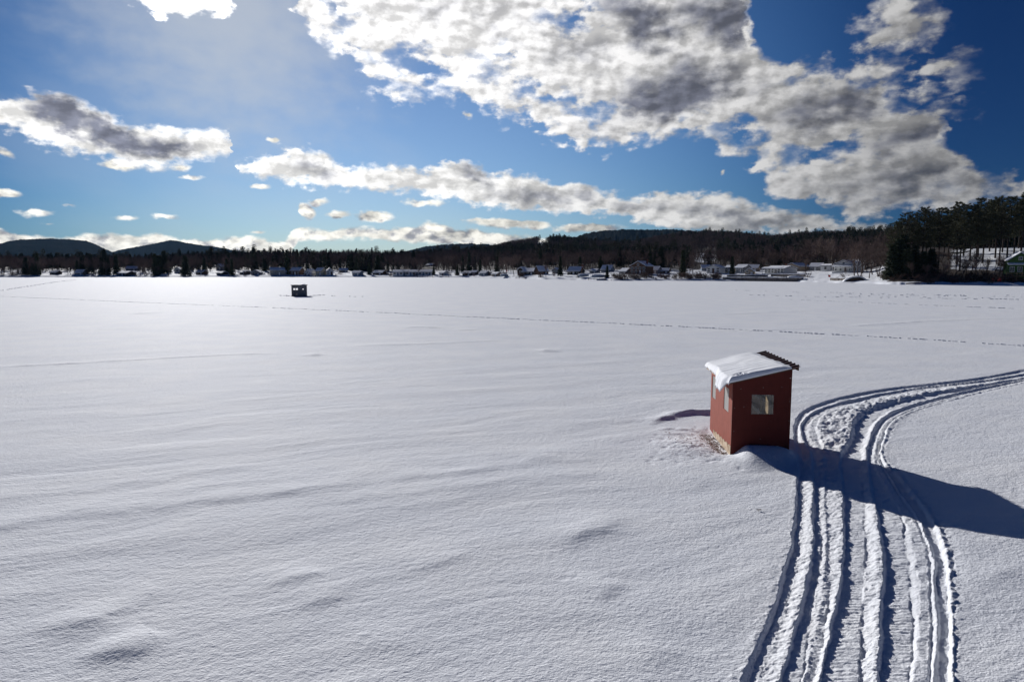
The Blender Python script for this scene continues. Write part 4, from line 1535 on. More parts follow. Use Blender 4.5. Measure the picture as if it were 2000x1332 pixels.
def house(px, py, wpx, hpx, label, paint='white', along='x', name='house', cat='house', two=False, roofk=0.42, turn=0.0, chimney=None, porch=False, nwin=3, wing=None, trim=M_TRIM, door=True, depth=None, bare=False):
    off = off_for(px, py)
    x, y, z, d = ground_at(px, off)
    s = d / F * math.cos(px_az(px)) 
    w, h = wpx * s, hpx * s
    root = empty(name, (x, y, z - 0.05), -px_az(px) * 0.8 + turn)
    tag(root, label, cat, 'houses along the far shore' if cat == 'house' else None)
    dp = depth or max(5.0, min(w * 0.9, 10.0))
    rise = h * roofk
    wall = h - rise
    r = gable_parts(root, w, dp, wall, rise, PAINT[paint], along, bare=bare)
    fl = [0.9] if not two else [0.8, wall * 0.5 + 0.55]
    wh = min(1.3, wall * (0.5 if not two else 0.27))
    for zz in fl:
        for i in range(nwin):
            xx = -w / 2 + w * (i + 0.5) / nwin
            if door and zz == fl[0] and i == nwin // 2 and nwin > 1:
                m = MB()
                m.box(xx - .48, xx + .48, -0.06, -0.003, 0.05, min(2.05, wall - .15))
                dr = m.build('door', M_TRIM if paint != 'white' else PAINT['brown'], root)
                m = MB()
                m.box(xx + .32, xx + .38, -0.10, -0.061, 1.0, 1.06)
                m.build('handle', M_STEEL, dr)
                continue
            window_on(root, xx, 0, zz, min(1.1, w / nwin * .5), wh, trim)
    if along == 'y' and rise > 1.6:
        window_on(root, 0, 0.0, wall + rise * 0.15, 0.8, min(1.0, rise * .45), trim)
    if chimney is not None:
        m = MB()
        cx = chimney * w
        m.box(cx - .35, cx + .35, dp * .5 + .2, dp * .5 + .9, wall + rise * .4, wall + rise + 1.1)
        m.box(cx - .42, cx + .42, dp * .5 + .13, dp * .5 + .97, wall + rise + 1.103, wall + rise + 1.25)
        m.build('chimney', M_BRICK, r)
    if porch:
        m = MB()
        pw = w * 0.48
        for i in range(5):
            xx = -pw + 2 * pw * i / 4
            m.box(xx - .08, xx + .08, -2.0, -1.84, 0.3, 2.4)
        m.box(-pw - .1, pw + .1, -2.1, -0.06, -0.6, 0.3)
        m.box(-pw - .1, pw + .1, -2.05, -1.80, 2.403, 2.6)
        p = m.build('porch', M_TRIM, root)
        m = MB()
        m.prism([(-2.3, 2.61), (-0.062, 3.05), (-0.062, 3.35), (-2.3, 2.88)], 'x', -pw - .3, pw + .3)
        m.build('snow_cover', M_FARSNOW, p)
    if wing:
        wx, ww, wwall, wrise, wal = wing
        gable_parts(root, ww, dp * .75, wwall, wrise, PAINT[paint], wal, x0=wx, y0=dp * .12)
        window_on(root, wx, dp * .12, 0.9, min(1.1, ww * .4), min(1.2, wwall * .5), trim)
    return root


HS = [
    # px, base py, width, height, label ...
    (103, 536.5, 14, 7, 'low dark cottage with snowy roof at the far left of the tree line', dict(paint='dark', nwin=2, door=False)),
    (153, 537, 15, 9.5, 'boxy grey cabin with steep snow roof in the left woods', dict(paint='grey', nwin=2, roofk=.6)),
    (238, 538.5, 24, 8, 'long dark boathouse with thin snow roof on the left shore', dict(paint='dark', nwin=3)),
    (256, 529, 20, 8, 'bright snow roofed house up among the left trees', dict(paint='grey', nwin=2, roofk=.55)),
    (346, 533, 11, 10, 'narrow white house half hidden by the left woods', dict(paint='white', along='y', nwin=1, door=False)),
    (389, 536.5, 15, 8, 'small brown cottage left of the larger gabled house above', dict(paint='brown', nwin=2)),
    (427, 527.5, 13, 11, 'gable fronted house with bright roof up the slope on the left', dict(paint='grey', along='y', nwin=2)),
    (428, 537.5, 14, 6.5, 'low shed with snow roof directly below the gable fronted house', dict(paint='dark', nwin=2, door=False)),
    (473, 536.5, 13, 7, 'low dark brown cottage just left of the white roofed bungalow', dict(paint='dark', nwin=2)),
    (499, 537, 18, 9, 'bungalow with broad white snow roof between two dark shrubs', dict(paint='grey', along='y', nwin=2, roofk=.55)),
    (542, 537.5, 27, 14, 'wide two storey grey house stepping up the bank', dict(paint='grey', nwin=4, two=True, roofk=.35, wing=(4.2, 3.0, 2.2, 1.0, 'x'))),
    (576, 537.5, 20, 14, 'two storey brown house with porch roof above the far hut', dict(paint='brown', nwin=3, two=True, roofk=.38, wing=(-3.2, 3.0, 2.3, 1.0, 'y'))),
    (600, 538.5, 18, 12, 'white tent shaped cottage with steep snowy pyramid roof', dict(paint='white', along='y', nwin=2, roofk=.68)),
    (621.5, 538, 14, 14, 'tall cream house with dark windows under a snow gable', dict(paint='cream', along='x', nwin=2, two=True, roofk=.38)),
    (644, 538, 13, 14, 'narrow white house with sharp front gable', dict(paint='white', along='y', nwin=2, two=True, roofk=.42)),
    (671, 532, 16, 7, 'snow roofed house behind the narrow white gabled one', dict(paint='grey', nwin=2)),
    (695, 538, 16, 8.5, 'grey box house with flat snowy roof by the dark spruce', dict(paint='blue', nwin=2, roofk=.40)),
    (737, 537, 20, 8, 'snowy cottage between spruce and long motel', dict(paint='brown', nwin=2, roofk=.5)),
    (838, 521, 15, 5.5, 'upper house with bright snow roof above the long motel', dict(paint='grey', nwin=2, roofk=.5)),
    (862, 538, 12, 8, 'white cabin at the right end of the long motel', dict(paint='white', nwin=2, roofk=.45)),
    (911, 538.5, 18, 8, 'dark cottage with two snow roofs near the bend of the shore', dict(paint='dark', nwin=2, wing=(4.5, 3.5, 2.0, 0.9, 'x'))),
    (942, 539, 15, 9, 'low boathouse with thick white roof near the bend of the shore', dict(paint='blue', nwin=2, roofk=.45)),
    (965, 539.5, 14, 7, 'tan cottage with snow roof left of the bare birch clump', dict(paint='tan', nwin=2)),
    (1018, 532, 16, 10, 'brown chalet with shallow snow gable behind bare trees', dict(paint='brown', along='y', nwin=2, roofk=.4)),
    (1034, 537, 32, 12, 'sprawling cottage with wide blue shaded snow roof', dict(paint='dark', nwin=4, roofk=.5, wing=(-6.0, 3.6, 2.4, 1.5, 'y'))),
    (1062, 535.5, 21, 15, 'chalet with big steep sunlit snow roof', dict(paint='brown', nwin=2, roofk=.62, turn=.5)),
    (1084, 535, 12, 11, 'slim house half hidden behind the steep chalet', dict(paint='grey', nwin=1, along='y')),
    (1120, 537, 26, 15, 'dark lodge with broad unbroken snow roof', dict(paint='dark', nwin=3, roofk=.55, chimney=.5)),
    (1158, 534, 14, 8, 'low house with snow roof behind the snow covered pontoon', dict(paint='grey', nwin=2)),
    (1183, 532, 20, 13, 'blue shaded house with tall snow roof left of dark spruce', dict(paint='blue', nwin=2, roofk=.6)),
    (1216, 535, 17, 10, 'grey house with snow roof right of dark spruce', dict(paint='grey', nwin=2, roofk=.55)),
    (1246, 536.5, 33, 25, 'tall brown gabled house with bright sunlit roof side', dict(paint='brown', along='y', nwin=4, two=True, roofk=.36, turn=-.45, depth=9, chimney=.3)),
    (1275, 534.5, 20, 13, 'pale snowy roofed house beside the tall brown gable', dict(paint='grey', nwin=2, roofk=.5)),
    (1297, 534, 17, 9, 'low cottage right of the pale roofed house', dict(paint='dark', nwin=2, roofk=.5)),
    (1379, 530, 16, 11, 'small blue shaded house behind the white farmhouse', dict(paint='blue', nwin=2, roofk=.5)),
    (1393, 534, 27, 15.5, 'white farmhouse with sunlit roof and a row of dark windows', dict(paint='white', along='y', nwin=3, two=True, roofk=.36, turn=-.4, depth=8)),
    (1421, 533.5, 12, 14, 'narrow cream house left of the pointed spruce', dict(paint='cream', nwin=2, two=True, roofk=.25)),
    (1446, 534, 20, 16, 'grey two storey house right of the pointed spruce', dict(paint='grey', nwin=3, two=True, roofk=.3, porch=True)),
    (1464, 536, 16, 11, 'small cottage with sharp white snow roof by the terraces', dict(paint='tan', along='y', nwin=2, roofk=.5)),
    (1470, 530, 19, 12, 'tan house with sunlit roof just behind the sharp roofed cottage', dict(paint='tan', nwin=2, roofk=.45, turn=-.3)),
    (1512, 535.5, 44, 15, 'long white lakeside inn with porch and brick chimney', dict(paint='white', nwin=6, two=True, roofk=.34, porch=True, chimney=.22)),
    (1546, 530, 34, 15, 'tan barn with big sunlit snow roof behind the white inn', dict(paint='tan', along='y', nwin=2, roofk=.42, turn=-.6, depth=10, name='barn', cat='barn')),
    (1592, 529, 22, 14, 'grey house with pale roof between barn and white garage', dict(paint='grey', nwin=3, two=True, roofk=.45)),
    (1612, 530, 22, 13, 'plain white flat fronted garage by the bare trees', dict(paint='white', nwin=1, roofk=.2, door=False, name='garage', cat='garage')),
    (1647, 532, 36, 23, 'large white gabled house with porch left of the utility pole', dict(paint='white', along='y', nwin=4, two=True, roofk=.33, porch=True, wing=(4.3, 3.6, 4.0, 1.4, 'x'), depth=8)),
]
hr = random.Random(4)
for px, py, w, h, lab, kw in HS:
    kw.setdefault('turn', hr.choice((-.75, -.6, -.45, -.2, .1)))
    house(px, py, w, h, lab, **kw)


def motel():
    px, py = 808, 538.5
    x, y, z, d = ground_at(px, off_for(px, py))
    s = d / F * math.cos(px_az(px))
    root = empty('motel', (x, y, z), -px_az(px) * 0.8)
    tag(root, 'long low motel with one continuous snowy roof on the far shore', 'motel')
    w = 80 * s
    gable_parts(root, w, 8, 2.15, 1.25, PAINT['white'], 'x', snow=.3)
    for i in range(13):
        xx = -w / 2 + w * (i + .5) / 13
        if i % 2:
            m = MB()
            m.box(xx - .5, xx + .5, -.06, -.003, 0, 2.0)
            m.build('door', PAINT['blue'], root)
        else:
            window_on(root, xx, 0, .8, 1.2, 1.1)


motel()


def green_cabin():
    """green lakeside cabin with timber deck, cut by the right edge of the picture"""
    x, y, z, d = ground_at(1992, 9.0)
    s = d / F * math.cos(px_az(1992))
    z = HC + (YH - 548) / F * d * math.cos(px_az(1992))
    root = empty('cabin', (x, y, z), -px_az(1992) + R(12))
    tag(root, 'green lakeside cabin on posts with a yellow timber deck at the right edge', 'cabin')
    w, wall, rise, dp = 6.2, 4.6, 2.3, 6.0
    z0 = 1.5
    gable_parts(root, w, dp, wall, rise, PAINT['green'], 'y', z0=z0)
    window_on(root, 0, 0.0, z0 + wall + 0.2, .8, .9)
    for xx in (-2.0, 0.0, 2.0):
        window_on(root, xx, 0, z0 + 1.2, 1.0, 1.5)
    m = MB()
    m.prism([(-1.6, z0 + 3.3), (-0.06, z0 + 3.75), (-0.06, z0 + 4.0), (-1.6, z0 + 3.5)], 'x', -w / 2 - .3, w / 2 + .3)
    m.build('awning', M_FARSNOW, root)
    m = MB()
    m.box(-w / 2 - .9, w / 2 + .9, -3.2, -0.06, z0 - .25, z0)
    dk = m.build('deck', M_DECK, root)
    for zz in (.55, 1.0):
        m = MB()
        m.box(-w / 2 - .9, w / 2 + .9, -3.2, -3.1, z0 + zz - .05, z0 + zz + .06)
        m.build('rail', M_DECK, dk)
    for i in range(7):
        xx = -w / 2 - .85 + (w + 1.7) * i / 6
        m = MB()
        m.box(xx - .07, xx + .07, -3.09, -2.95, -1.5 if i % 2 == 0 else z0 + .002, z0 + 1.1)
        m.build('post', M_DECK, dk)
    for i in (0, 3, 5):
        xx = -w / 2 - .85 + (w + 1.7) * i / 6
        m = MB()
        m.tube([(xx, -3.0, 0.2), (xx + 1.0, -3.0, z0 - .26)], .07, 4)
        m.build('brace', M_DECK, dk)
    m = MB()
    m.box(-w / 2 + .3, w / 2 - .3, .3, dp, -1.5, z0 - .3)
    m.build('foundation', PAINT['dark'], root)


green_cabin()


# ---- shoreline structures
def terrace(px0, px1, py, hpx, label, m=M_STONE, depth=4.0, name='retaining_wall', cat='retaining wall'):
    off = off_for((px0 + px1) / 2, py)
    xa, ya, za, d = ground_at(px0, off)
    xb, yb, zb, _ = ground_at(px1, off)
    s = d / F
    L = math.hypot(xb - xa, yb - ya)
    root = empty(name, ((xa + xb) / 2, (ya + yb) / 2, min(za, zb)), math.atan2(yb - ya, xb - xa))
    tag(root, label, cat)
    h = hpx * s
    n = int(L / 1.6)
    b = MB()
    r = random.Random(int(px0))
    for i in range(n):
        u0, u1 = -L / 2 + L * i / n, -L / 2 + L * (i + 1) / n
        b.box(u0 + .02, u1 - .02, r.uniform(-.08, .08), .6, -0.8, h * r.uniform(.93, 1.02))
    b.build('masonry', m, root)
    k = MB()
    for i in range(n):
        u0, u1 = -L / 2 + L * i / n, -L / 2 + L * (i + 1) / n
        z1 = h + r.uniform(.16, .34)
        k.prism([(u0, h * 1.02 + .005), (u1, h * 1.02 + .005), (u1 - .1, z1), (u0 + .1, z1)], 'y', .02, depth)
    k.build('snow_cover', M_FARSNOW, root)
    return root


terrace(1412, 1566, 548.5, 3.6, 'long low stone retaining wall at the ice edge below the white inn')
terrace(1420, 1500, 541, 3.5, 'upper stone terrace wall with snow shelf below the cottages')
terrace(1506, 1572, 540, 4.0, 'short snow capped terrace wall directly below the long white inn')
terrace(1622, 1656, 551.5, 5.5, 'square stone dock wall with snowy top left of the arched boathouse', depth=3)


def boathouse():
    x, y, z, d = ground_at(1672, 4.0)
    s = d / F
    root = empty('boathouse', (x, y, 0.0), -px_az(1672) * .6)
    tag(root, 'dark boathouse dug in under a rounded snow mound beside the stone dock', 'boathouse')
    arc = [(-3.4, -.3)] + [(3.4 * math.cos(a), 1.9 * math.sin(a) + .35 * math.cos(a) * math.sin(a)) for a in np.linspace(math.pi, 0, 11)] + [(3.4, -.3)]
    MB().prism(arc, 'y', 0, 7).build('wall', PAINT['dark'], root)
    arc2 = [(3.9 * math.cos(a), 0.15 + 2.35 * math.sin(a) + .4 * math.cos(a) * math.sin(a)) for a in np.linspace(math.pi, 0, 13)] + [(3.45, .15)] + [(3.42 * math.cos(a), .1 + 1.94 * math.sin(a) + .35 * math.cos(a) * math.sin(a)) for a in np.linspace(0, math.pi, 11)] + [(-3.45, .15)]
    b = MB()
    b.prism(arc2, 'y', .35, 9)
    b.build('snow_cover', M_FARSNOW, root)
    b = MB()
    b.box(-1.5, 1.5, -.08, -.003, 0, 1.45)
    b.build('door', PAINT['brown'], root)


boathouse()


def boat(px, off, L, label, rz):
    """moored boat under a snow-laden cover"""
    x, y, z, d = ground_at(px, off)
    root = empty('covered_boat', (x, y, max(z, 0) + .25), rz)
    tag(root, label, 'boat')
    n = 13
    vs, fs = [], []
    for i in range(n):
        t = i / (n - 1)
        hw = 1.15 * (1 - max(0, (t - .55) / .45) ** 2.2) + .03
        for q in ((-hw, .9), (-hw * .85, .25), (0, 0), (hw * .85, .25), (hw, .9)):
            vs.append((-L / 2 + L * t, q[0], q[1] + .25 * t * t))
    for i in range(n - 1):
        for k in range(4):
            a = i * 5 + k
            fs.append((a, a + 5, a + 6, a + 1))
    fs.append((0, 1, 2, 3, 4))
    link_mesh('hull', vs, fs, PAINT['blue'], root)
    vs, fs = [], []
    for i in range(n):
        t = i / (n - 1)
        hw = 1.22 * (1 - max(0, (t - .55) / .45) ** 2.2) + .04
        hh = .55 * math.sin(math.pi * min(1, t * 1.1 + .1)) + .1
        for q in ((-hw, .86), (-hw * .55, .9 + hh * .85), (0, .95 + hh), (hw * .55, .9 + hh * .85), (hw, .86)):
            vs.append((-L / 2 + L * t, q[0], q[1] + .25 * t * t + .02))
    for i in range(n - 1):
        for k in range(4):
            a = i * 5 + k
            fs.append((a, a + 1, a + 6, a + 5))
    fs.append((4, 3, 2, 1, 0))
    link_mesh('snow_cover', vs, fs, M_FARSNOW, root)


boat(1172, 5.0, 8.0, 'larger snow covered boat hauled out left of the dark spruce', .15)
boat(1140, 7.0, 5.5, 'smaller snow covered boat left of the larger hauled out boat', .4)
boat(1555, 3.0, 6.0, 'snow covered boat at the end of the long retaining wall', -.1)
boat(985, 3.5, 4.5, 'snow covered rowing boat below the bare birch clump', .1)


def dock(px, label, L=7.0):
    x, y, z, d = ground_at(px, -2.5)
    root = empty('dock', (x, y, 0), -px_az(px))
    tag(root, label, 'dock')
    b = MB()
    b.box(-L / 2, L / 2, -.9, .9, .55, .68)
    b.build('deck', M_DECK, root)
    b = MB()
    b.box(-L / 2 + .05, L / 2 - .05, -.85, .85, .683, .84)
    b.build('snow_cover', M_FARSNOW, root)
    for i in range(4):
        xx = -L / 2 + .3 + (L - .6) * i / 3
        m = MB()
        m.tube([(xx, -.8, -.4), (xx, -.8, 1.15)], .09, 6)
        m.build('post', M_GREYW, root)


dock(618, 'small dock below the tent shaped cottage and cream house', 5)
dock(830, 'dock in front of the long motel', 10)
dock(868, 'dock by the cabin at the end of the motel', 6)
dock(1166, 'dock on the ice below the hauled out boats', 8)
dock(1018, 'dock at the low point below the sprawling cottage', 6)


def utility_pole(px, py, topy, label):
    x, y, z, d = ground_at(px, off_for(px, py))
    h = (py - topy) * d / F
    root = empty('utility_pole', (x, y, z - .2), R(20))
    tag(root, label, 'utility pole')
    MB().tube([(0, 0, -1), (0, 0, h)], [.16, .11], 8).build('pole', M_GREYW, root)
    for k, zz in enumerate((h - .6, h - 1.6)):
        b = MB()
        b.box(-1.2, 1.2, .115, .25, zz, zz + .14)
        b.build('crossarm', M_GREYW, root)
    for xx in (-1.1, -.5, .5, 1.1):
        b = MB()
        b.tube([(xx, .18, h - .455), (xx, .18, h - .25)], .05, 6)
        b.build('insulator', M_TRIM, root)
    return x, y, z + h - .4


pa = utility_pole(1676, 531, 504, 'tall utility pole with two crossarms right of the large white house')
pb = utility_pole(1136, 537, 514, 'thin utility pole right of the dark lodge')
pc = utility_pole(1444, 533, 508, 'utility pole behind the pointed spruce')


def wire(a, b, label):
    m = MB()
    pts = []
    for t in np.linspace(0, 1, 15):
        p = Vector(a).lerp(Vector(b), t)
        p.z -= 2.2 * 4 * t * (1 - t) * 0.5
        pts.append(p)
    m.tube(pts, 0.035, 4)
    tag(m.build('power_line', PAINT['dark']), label, 'power line')


wire(pc, pa, 'long sagging power line between the spruce pole and the crossarm pole')


def flagpole(px, py, topy, label, red=True):
    x, y, z, d = ground_at(px, off_for(px, py))
    h = (py - topy) * d / F
    root = empty('flagpole', (x, y, z), 0)
    tag(root, label, 'flagpole')
    MB().tube([(0, 0, -.3), (0, 0, h)], .05, 6).build('pole', M_TRIM, root)
    b = MB()
    for i in range(5):
        t0, t1 = i / 5, (i + 1) / 5
        yy = lambda t: .12 * math.sin(t * 7)
        b.add([(.05 + t0 * .9, yy(t0), h - .95 - t0 * .3), (.05 + t1 * .9, yy(t1), h - .95 - t1 * .3), (.05 + t1 * .9, yy(t1), h - .15 - t1 * .3), (.05 + t0 * .9, yy(t0), h - .15 - t0 * .3)], [(0, 1, 2, 3)])
    b.build('flag', mat('red_cloth', (0.5, 0.07, 0.06), 0.8), root)


flagpole(988, 540, 527, 'white flagpole with small red flag by the bare birch clump')
flagpole(1618, 549, 538, 'short flagpole with red flag beside the square stone dock')


def adirondack(px, off, label, rz):
    x, y, z, d = ground_at(px, off)
    root = empty('lawn_chair', (x, y, z), rz)
    tag(root, label, 'lawn chair', 'red lawn chairs by the green cabin')
    m = mat('red_chair_paint', (0.5, 0.045, 0.035), 0.5)
    MB().prism([(-.35, .42), (.3, .28), (.3, .32), (-.35, .46)], 'x', -.3, .3).build('seat', m, root)
    MB().prism([(.28, .28), (.52, 1.1), (.56, 1.1), (.33, .28)], 'x', -.3, .3).build('backrest', m, root)
    for xx in (-.36, .32):
        MB().box(xx, xx + .06, -.4, -.3, 0, .6).build('leg', m, root)
        MB().box(xx - .03, xx + .11, -.42, .4, .602, .635).build('armrest', m, root)
        MB().prism([(-.1, .2), (.42, 0), (.5, 0), (0, .26)], 'x', xx, xx + .05).build('leg', m, root)


adirondack(1941, 3.5, 'left one of the two red lawn chairs below the green cabin', 2.6)
adirondack(1954, 4.0, 'right one of the two red lawn chairs below the green cabin', 2.9)


def stairs():
    x, y, z, d = ground_at(1712, 26)
    root = empty('stairway', (x, y, z - 1.0), R(-60))
    tag(root, 'snow covered timber stairway climbing the bank right of the utility pole', 'stairway')
    b = MB()
    s = MB()
    for i in range(12):
        b.box(i * .55, i * .55 + .6, -.7, .7, i * .38, i * .38 + .08)
        s.box(i * .55 + .01, i * .55 + .54, -.66, .66, i * .38 + .083, i * .38 + .26)
    b.build('tread', M_DECK, root)
    s.build('snow_cover', M_FARSNOW, root)
    for yy in (-.75, .75):
        MB().tube([(0, yy, .9), (6.6, yy, 5.2)], .06, 5).build('handrail', M_DECK, root)
        for i in range(4):
            MB().tube([(i * 2.15, yy, i * 1.38), (i * 2.15, yy, i * 1.4 + .95)], .05, 5).build('post', M_DECK, root)


stairs()


# ---- the small hut far out on the ice
def far_hut():
    c = at(585, 578.5)
    root = empty('ice_fishing_hut', (c[0], c[1], -0.02), R(14))
    tag(root, 'small grey ice fishing hut with three square openings far out on the lake', 'ice fishing hut')
    W, D, H = 2.55, 2.2, 1.95
    t = .05
    M = mat('grey_weathered_plywood', (0.20, 0.205, 0.215), 0.85, 0.2, 0.7, 1.5)
    front = [(-.95, -.62, 1.15, 1.45), (-.52, -.15, 1.15, 1.45), (.60, .80, 1.2, 1.38)]
    back = [(-1.1, -.3, 1.0, 1.6), (.40, .95, 1.05, 1.6)]
    zt = lambda x: H + .05 * (1 if x > 0 else 0)
    framed_wall('x', (-W / 2, W / 2), lambda x: H, front, -D / 2, -D / 2 + t).build('wall', M, root)
    framed_wall('x', (-W / 2, W / 2), lambda x: H, back, D / 2 - t, D / 2).build('wall', M, root)
    for xx in (-W / 2, W / 2 - t):
        framed_wall('y', (-D / 2 + t + .002, D / 2 - t - .002), lambda y: H, [], xx, xx + t).build('wall', M, root)
    rf = MB().box(-W / 2 - .12, W / 2 + .12, -D / 2 - .14, D / 2 + .14, H + .003, H + .09).build('roof', PAINT['dark'], root)
    nx = 17
    vs, fs = [], []
    for j, yy in enumerate((-D / 2 - .08, -D / 2 + .4, D / 2 - .3, D / 2 + .1)):
        for i in range(nx):
            xx = -W / 2 - .02 + (W + .08) * i / (nx - 1)
            hh = (.03 + .16 * math.exp(-((xx - .75) / .4) ** 2) + .05 * math.exp(-((xx + .6) / .5) ** 2)) * (1 if 0 < j < 3 else .55)
            vs.append((xx, yy, H + .093 + hh))
    for j in range(3):
        for i in range(nx - 1):
            a = j * nx + i
            fs.append((a, a + 1, a + nx + 1, a + nx))
    n0 = len(vs)
    for j in (0, 3):
        for i in range(nx):
            v = vs[j * nx + i]
            vs.append((v[0], v[1], H + .092))
    for i in range(nx - 1):
        fs.append((i, n0 + i, n0 + i + 1, i + 1))
        fs.append((3 * nx + i, 3 * nx + i + 1, n0 + nx + i + 1, n0 + nx + i))
    link_mesh('snow_cover', vs, fs, M_FARSNOW, rf)
    b = MB()
    b.box(-W / 2 + .7, -W / 2 + 1.0, -D / 2 - .02, -D / 2 - .003, .25, .55)
    b.build('patch', M_RAW, root)
    MB().box(-W / 2 - .03, W / 2 + .03, -D / 2 - .05, -D / 2 - .003, -.05, .14).build('runner', PAINT['dark'], root)


far_hut()


# ------------------------------------------------------------------ planting
def plant_px(kind, px, off, top, label, k=None, group=None, sx=1.0, hmin=3.0, tilt=0.0):
    x, y, z, d = ground_at(px, off)
    h = HC + (YH - top) / F * y - z
    return kind.plant(x, y, z - .15, max(hmin, h), label, k=k, group=group, sx=sx, tilt=tilt)


L_PINE = 'tall dark pine with plumed flat tiers in the stand on the right shore'
PINES = [(1748, 30, 432), (1766, 36, 413), (1783, 55, 418), (1800, 32, 405), (1815, 60, 413), (1832, 40, 405), (1850, 62, 403), (1868, 48, 395), (1880, 75, 399), (1893, 58, 399),
         (1908, 70, 387), (1918, 52, 393), (1930, 90, 391), (1942, 66, 385), (1955, 85, 393), (1965, 60, 384), (1978, 80, 387), (1991, 66, 376), (2004, 86, 379), (2022, 62, 371),
         (1757, 62, 426), (1822, 92, 416), (1896, 100, 403), (1936, 104, 395), (1986, 104, 389), (2045, 74, 375), (2072, 84, 372), (2110, 70, 368), (1775, 80, 424), (1842, 82, 410),
         (1860, 98, 408), (1874, 32, 418), (1808, 46, 420), (1905, 46, 410), (1950, 46, 404)]
for i, (px, off, top) in enumerate(PINES):
    if i == 0:
        lab = 'leftmost pine of the right shore stand leaning out over the smaller firs'
    else:
        lab = L_PINE
    plant_px(K_PINE, px, off, top, lab, k=i)
L_FIR = 'bushy low fir at the waterline under the tall pines'
for i, (px, off, top) in enumerate([(1742, 13, 474), (1754, 17, 462), (1770, 14, 482), (1786, 18, 474), (1803, 15, 488), (1818, 22, 482), (1762, 26, 455)]):
    plant_px(K_SPRUCE, px, off, top, L_FIR, k=i, group='low firs under the right shore pines', sx=1.6)
L_BANK = 'bare leaning tree on the dark bank below the right shore pines'
for i, (px, off, top) in enumerate([(1880, 8, 497), (1895, 12, 488), (1912, 7, 500), (1926, 10, 494), (1938, 8, 490), (1952, 12, 500), (1862, 10, 500), (1905, 18, 484), (1845, 8, 506), (1810, 6, 510), (1786, 8, 508), (1966, 14, 497), (1775, 24, 490), (1798, 30, 484), (1812, 26, 488), (1826, 32, 480), (1840, 28, 486), (1852, 34, 484), (1762, 30, 486), (1748, 22, 480), (1785, 36, 478), (1868, 24, 490), (1888, 26, 486)]):
    plant_px(K_BARE, px, off, top, L_BANK, k=i, group='bare trees under the right shore pines', tilt=random.uniform(-.12, .12))

prng = random.Random(3)
HXY = [ground_at(px, off_for(px, py))[:2] for px, py, w, h, lab, kw in HS] + [ground_at(808, off_for(808, 538.5))[:2]]
_spans = [(px - w * .5, px + w * .5, py) for px, py, w, h, lab, kw in HS] + [(766, 850, 538.5)]


def shades_house(px, off):
    x, y, z, d = ground_at(px, off)
    sx_, sy_ = math.sin(SUN_AZ), math.cos(SUN_AZ)
    for n_, (hx_, hy_) in enumerate(HXY):
        al = (x - hx_) * sx_ + (y - hy_) * sy_
        la = abs((x - hx_) * sy_ - (y - hy_) * sx_)
        if n_ % 5 != 3 and not (n_ < 12 and n_ % 3) and -4 < al < 32 and la < 6:
            return True
    return False


def covers_house(px, off, wid=7):
    for a, b, py in _spans:
        if a - wid < px < b + wid and off < off_for((a + b) / 2, py) + 3:
            return True
    return False


L_BARE_L = 'bare brown tree among the woods of the left shore'
L_BARE_R = 'bare brown tree between the houses of the right half of the far shore'
L_SPR_L = 'dark spruce in the woods of the left and middle far shore'
L_SPR_R = 'dark spruce between the houses of the right half of the far shore'
cnt = 0
while cnt < 180:
    px = prng.uniform(-25, 950) if prng.random() < .5 else prng.uniform(-25, 500)
    off = 3 + 90 * prng.random() ** 1.7 if px < 480 else prng.uniform(12, 90)
    if covers_house(px, off) and prng.random() < .95:
        continue
    if shades_house(px, off):
        continue
    x, y, z, d = ground_at(px, off)
    if prng.random() < .20:
        K_SPRUCE.plant(x, y, z - .1, prng.uniform(8, 17), L_SPR_L, group='spruces of the left and middle shore', sx=prng.uniform(.9, 1.5))
    else:
        K_BARE.plant(x, y, z - .1, prng.uniform(7, 13), L_BARE_L, group='bare trees of the left shore')
    cnt += 1
cnt = 0
while cnt < 112:
    px = prng.uniform(950, 1745)
    off = prng.uniform(5, 115)
    if covers_house(px, off, 4) or shades_house(px, off):
        continue
    if 1352 < px < 1398 and off > 60:
        continue
    x, y, z, d = ground_at(px, off)
    dense = 1580 < px < 1745
    if prng.random() < .2 and not (px > 1480 and off < 60):
        K_SPRUCE.plant(x, y, z - .1, prng.uniform(7, 14), L_SPR_R, group='spruces of the right half of the shore', sx=prng.uniform(.9, 1.3))
    else:
        K_BARE.plant(x, y, z - .1, prng.uniform(9, 14) * (1.25 if dense and off > 40 else .85), L_BARE_R, group='bare trees of the right half of the shore')
    cnt += 1
for px, off, top, kind, lab, k in [
        (1430, 22, 498, K_SPRUCE, 'pointed dark spruce standing between the cream house and the grey house', 3),
        (1186, 8, 517, K_SPRUCE, 'dark spruce at the water beside the larger hauled out boat', 0),
        (695, 26, 514, K_SPRUCE, 'broad dark conifer behind the grey box house', 1),
        (847, 10, 519, K_SPRUCE, 'dark conifer in front of the right end of the long motel', 2),
        (893, 10, 517, K_SPRUCE, 'dark conifer alone between motel and the bend of the shore', 1),
        (988, 12, 496, K_BARE, 'tall bare birch clump left of the sprawling cottage', 2), (1004, 16, 498, K_BARE, 'tall bare tree next to the birch clump by the flagpole', 4),
        (1345, 9, 505, K_BARE, 'leaning bare tree on the snowy bank left of the white farmhouse', 1), (1066, 10, 512, K_BARE, 'bare tree in front of the steep chalet', 3),
        (785, 9, 522, K_BARE, 'bare tree in front of the left half of the long motel', 0), (818, 8, 519, K_BARE, 'bare tree in front of the middle of the long motel', 5),
        (721, 14, 511, K_SPRUCE, 'loose grey green conifer left of the long motel', 0)]:
    plant_px(kind, px, off, top, lab, k=k, group=None, sx=1.0 if kind is K_BARE else 1.15)

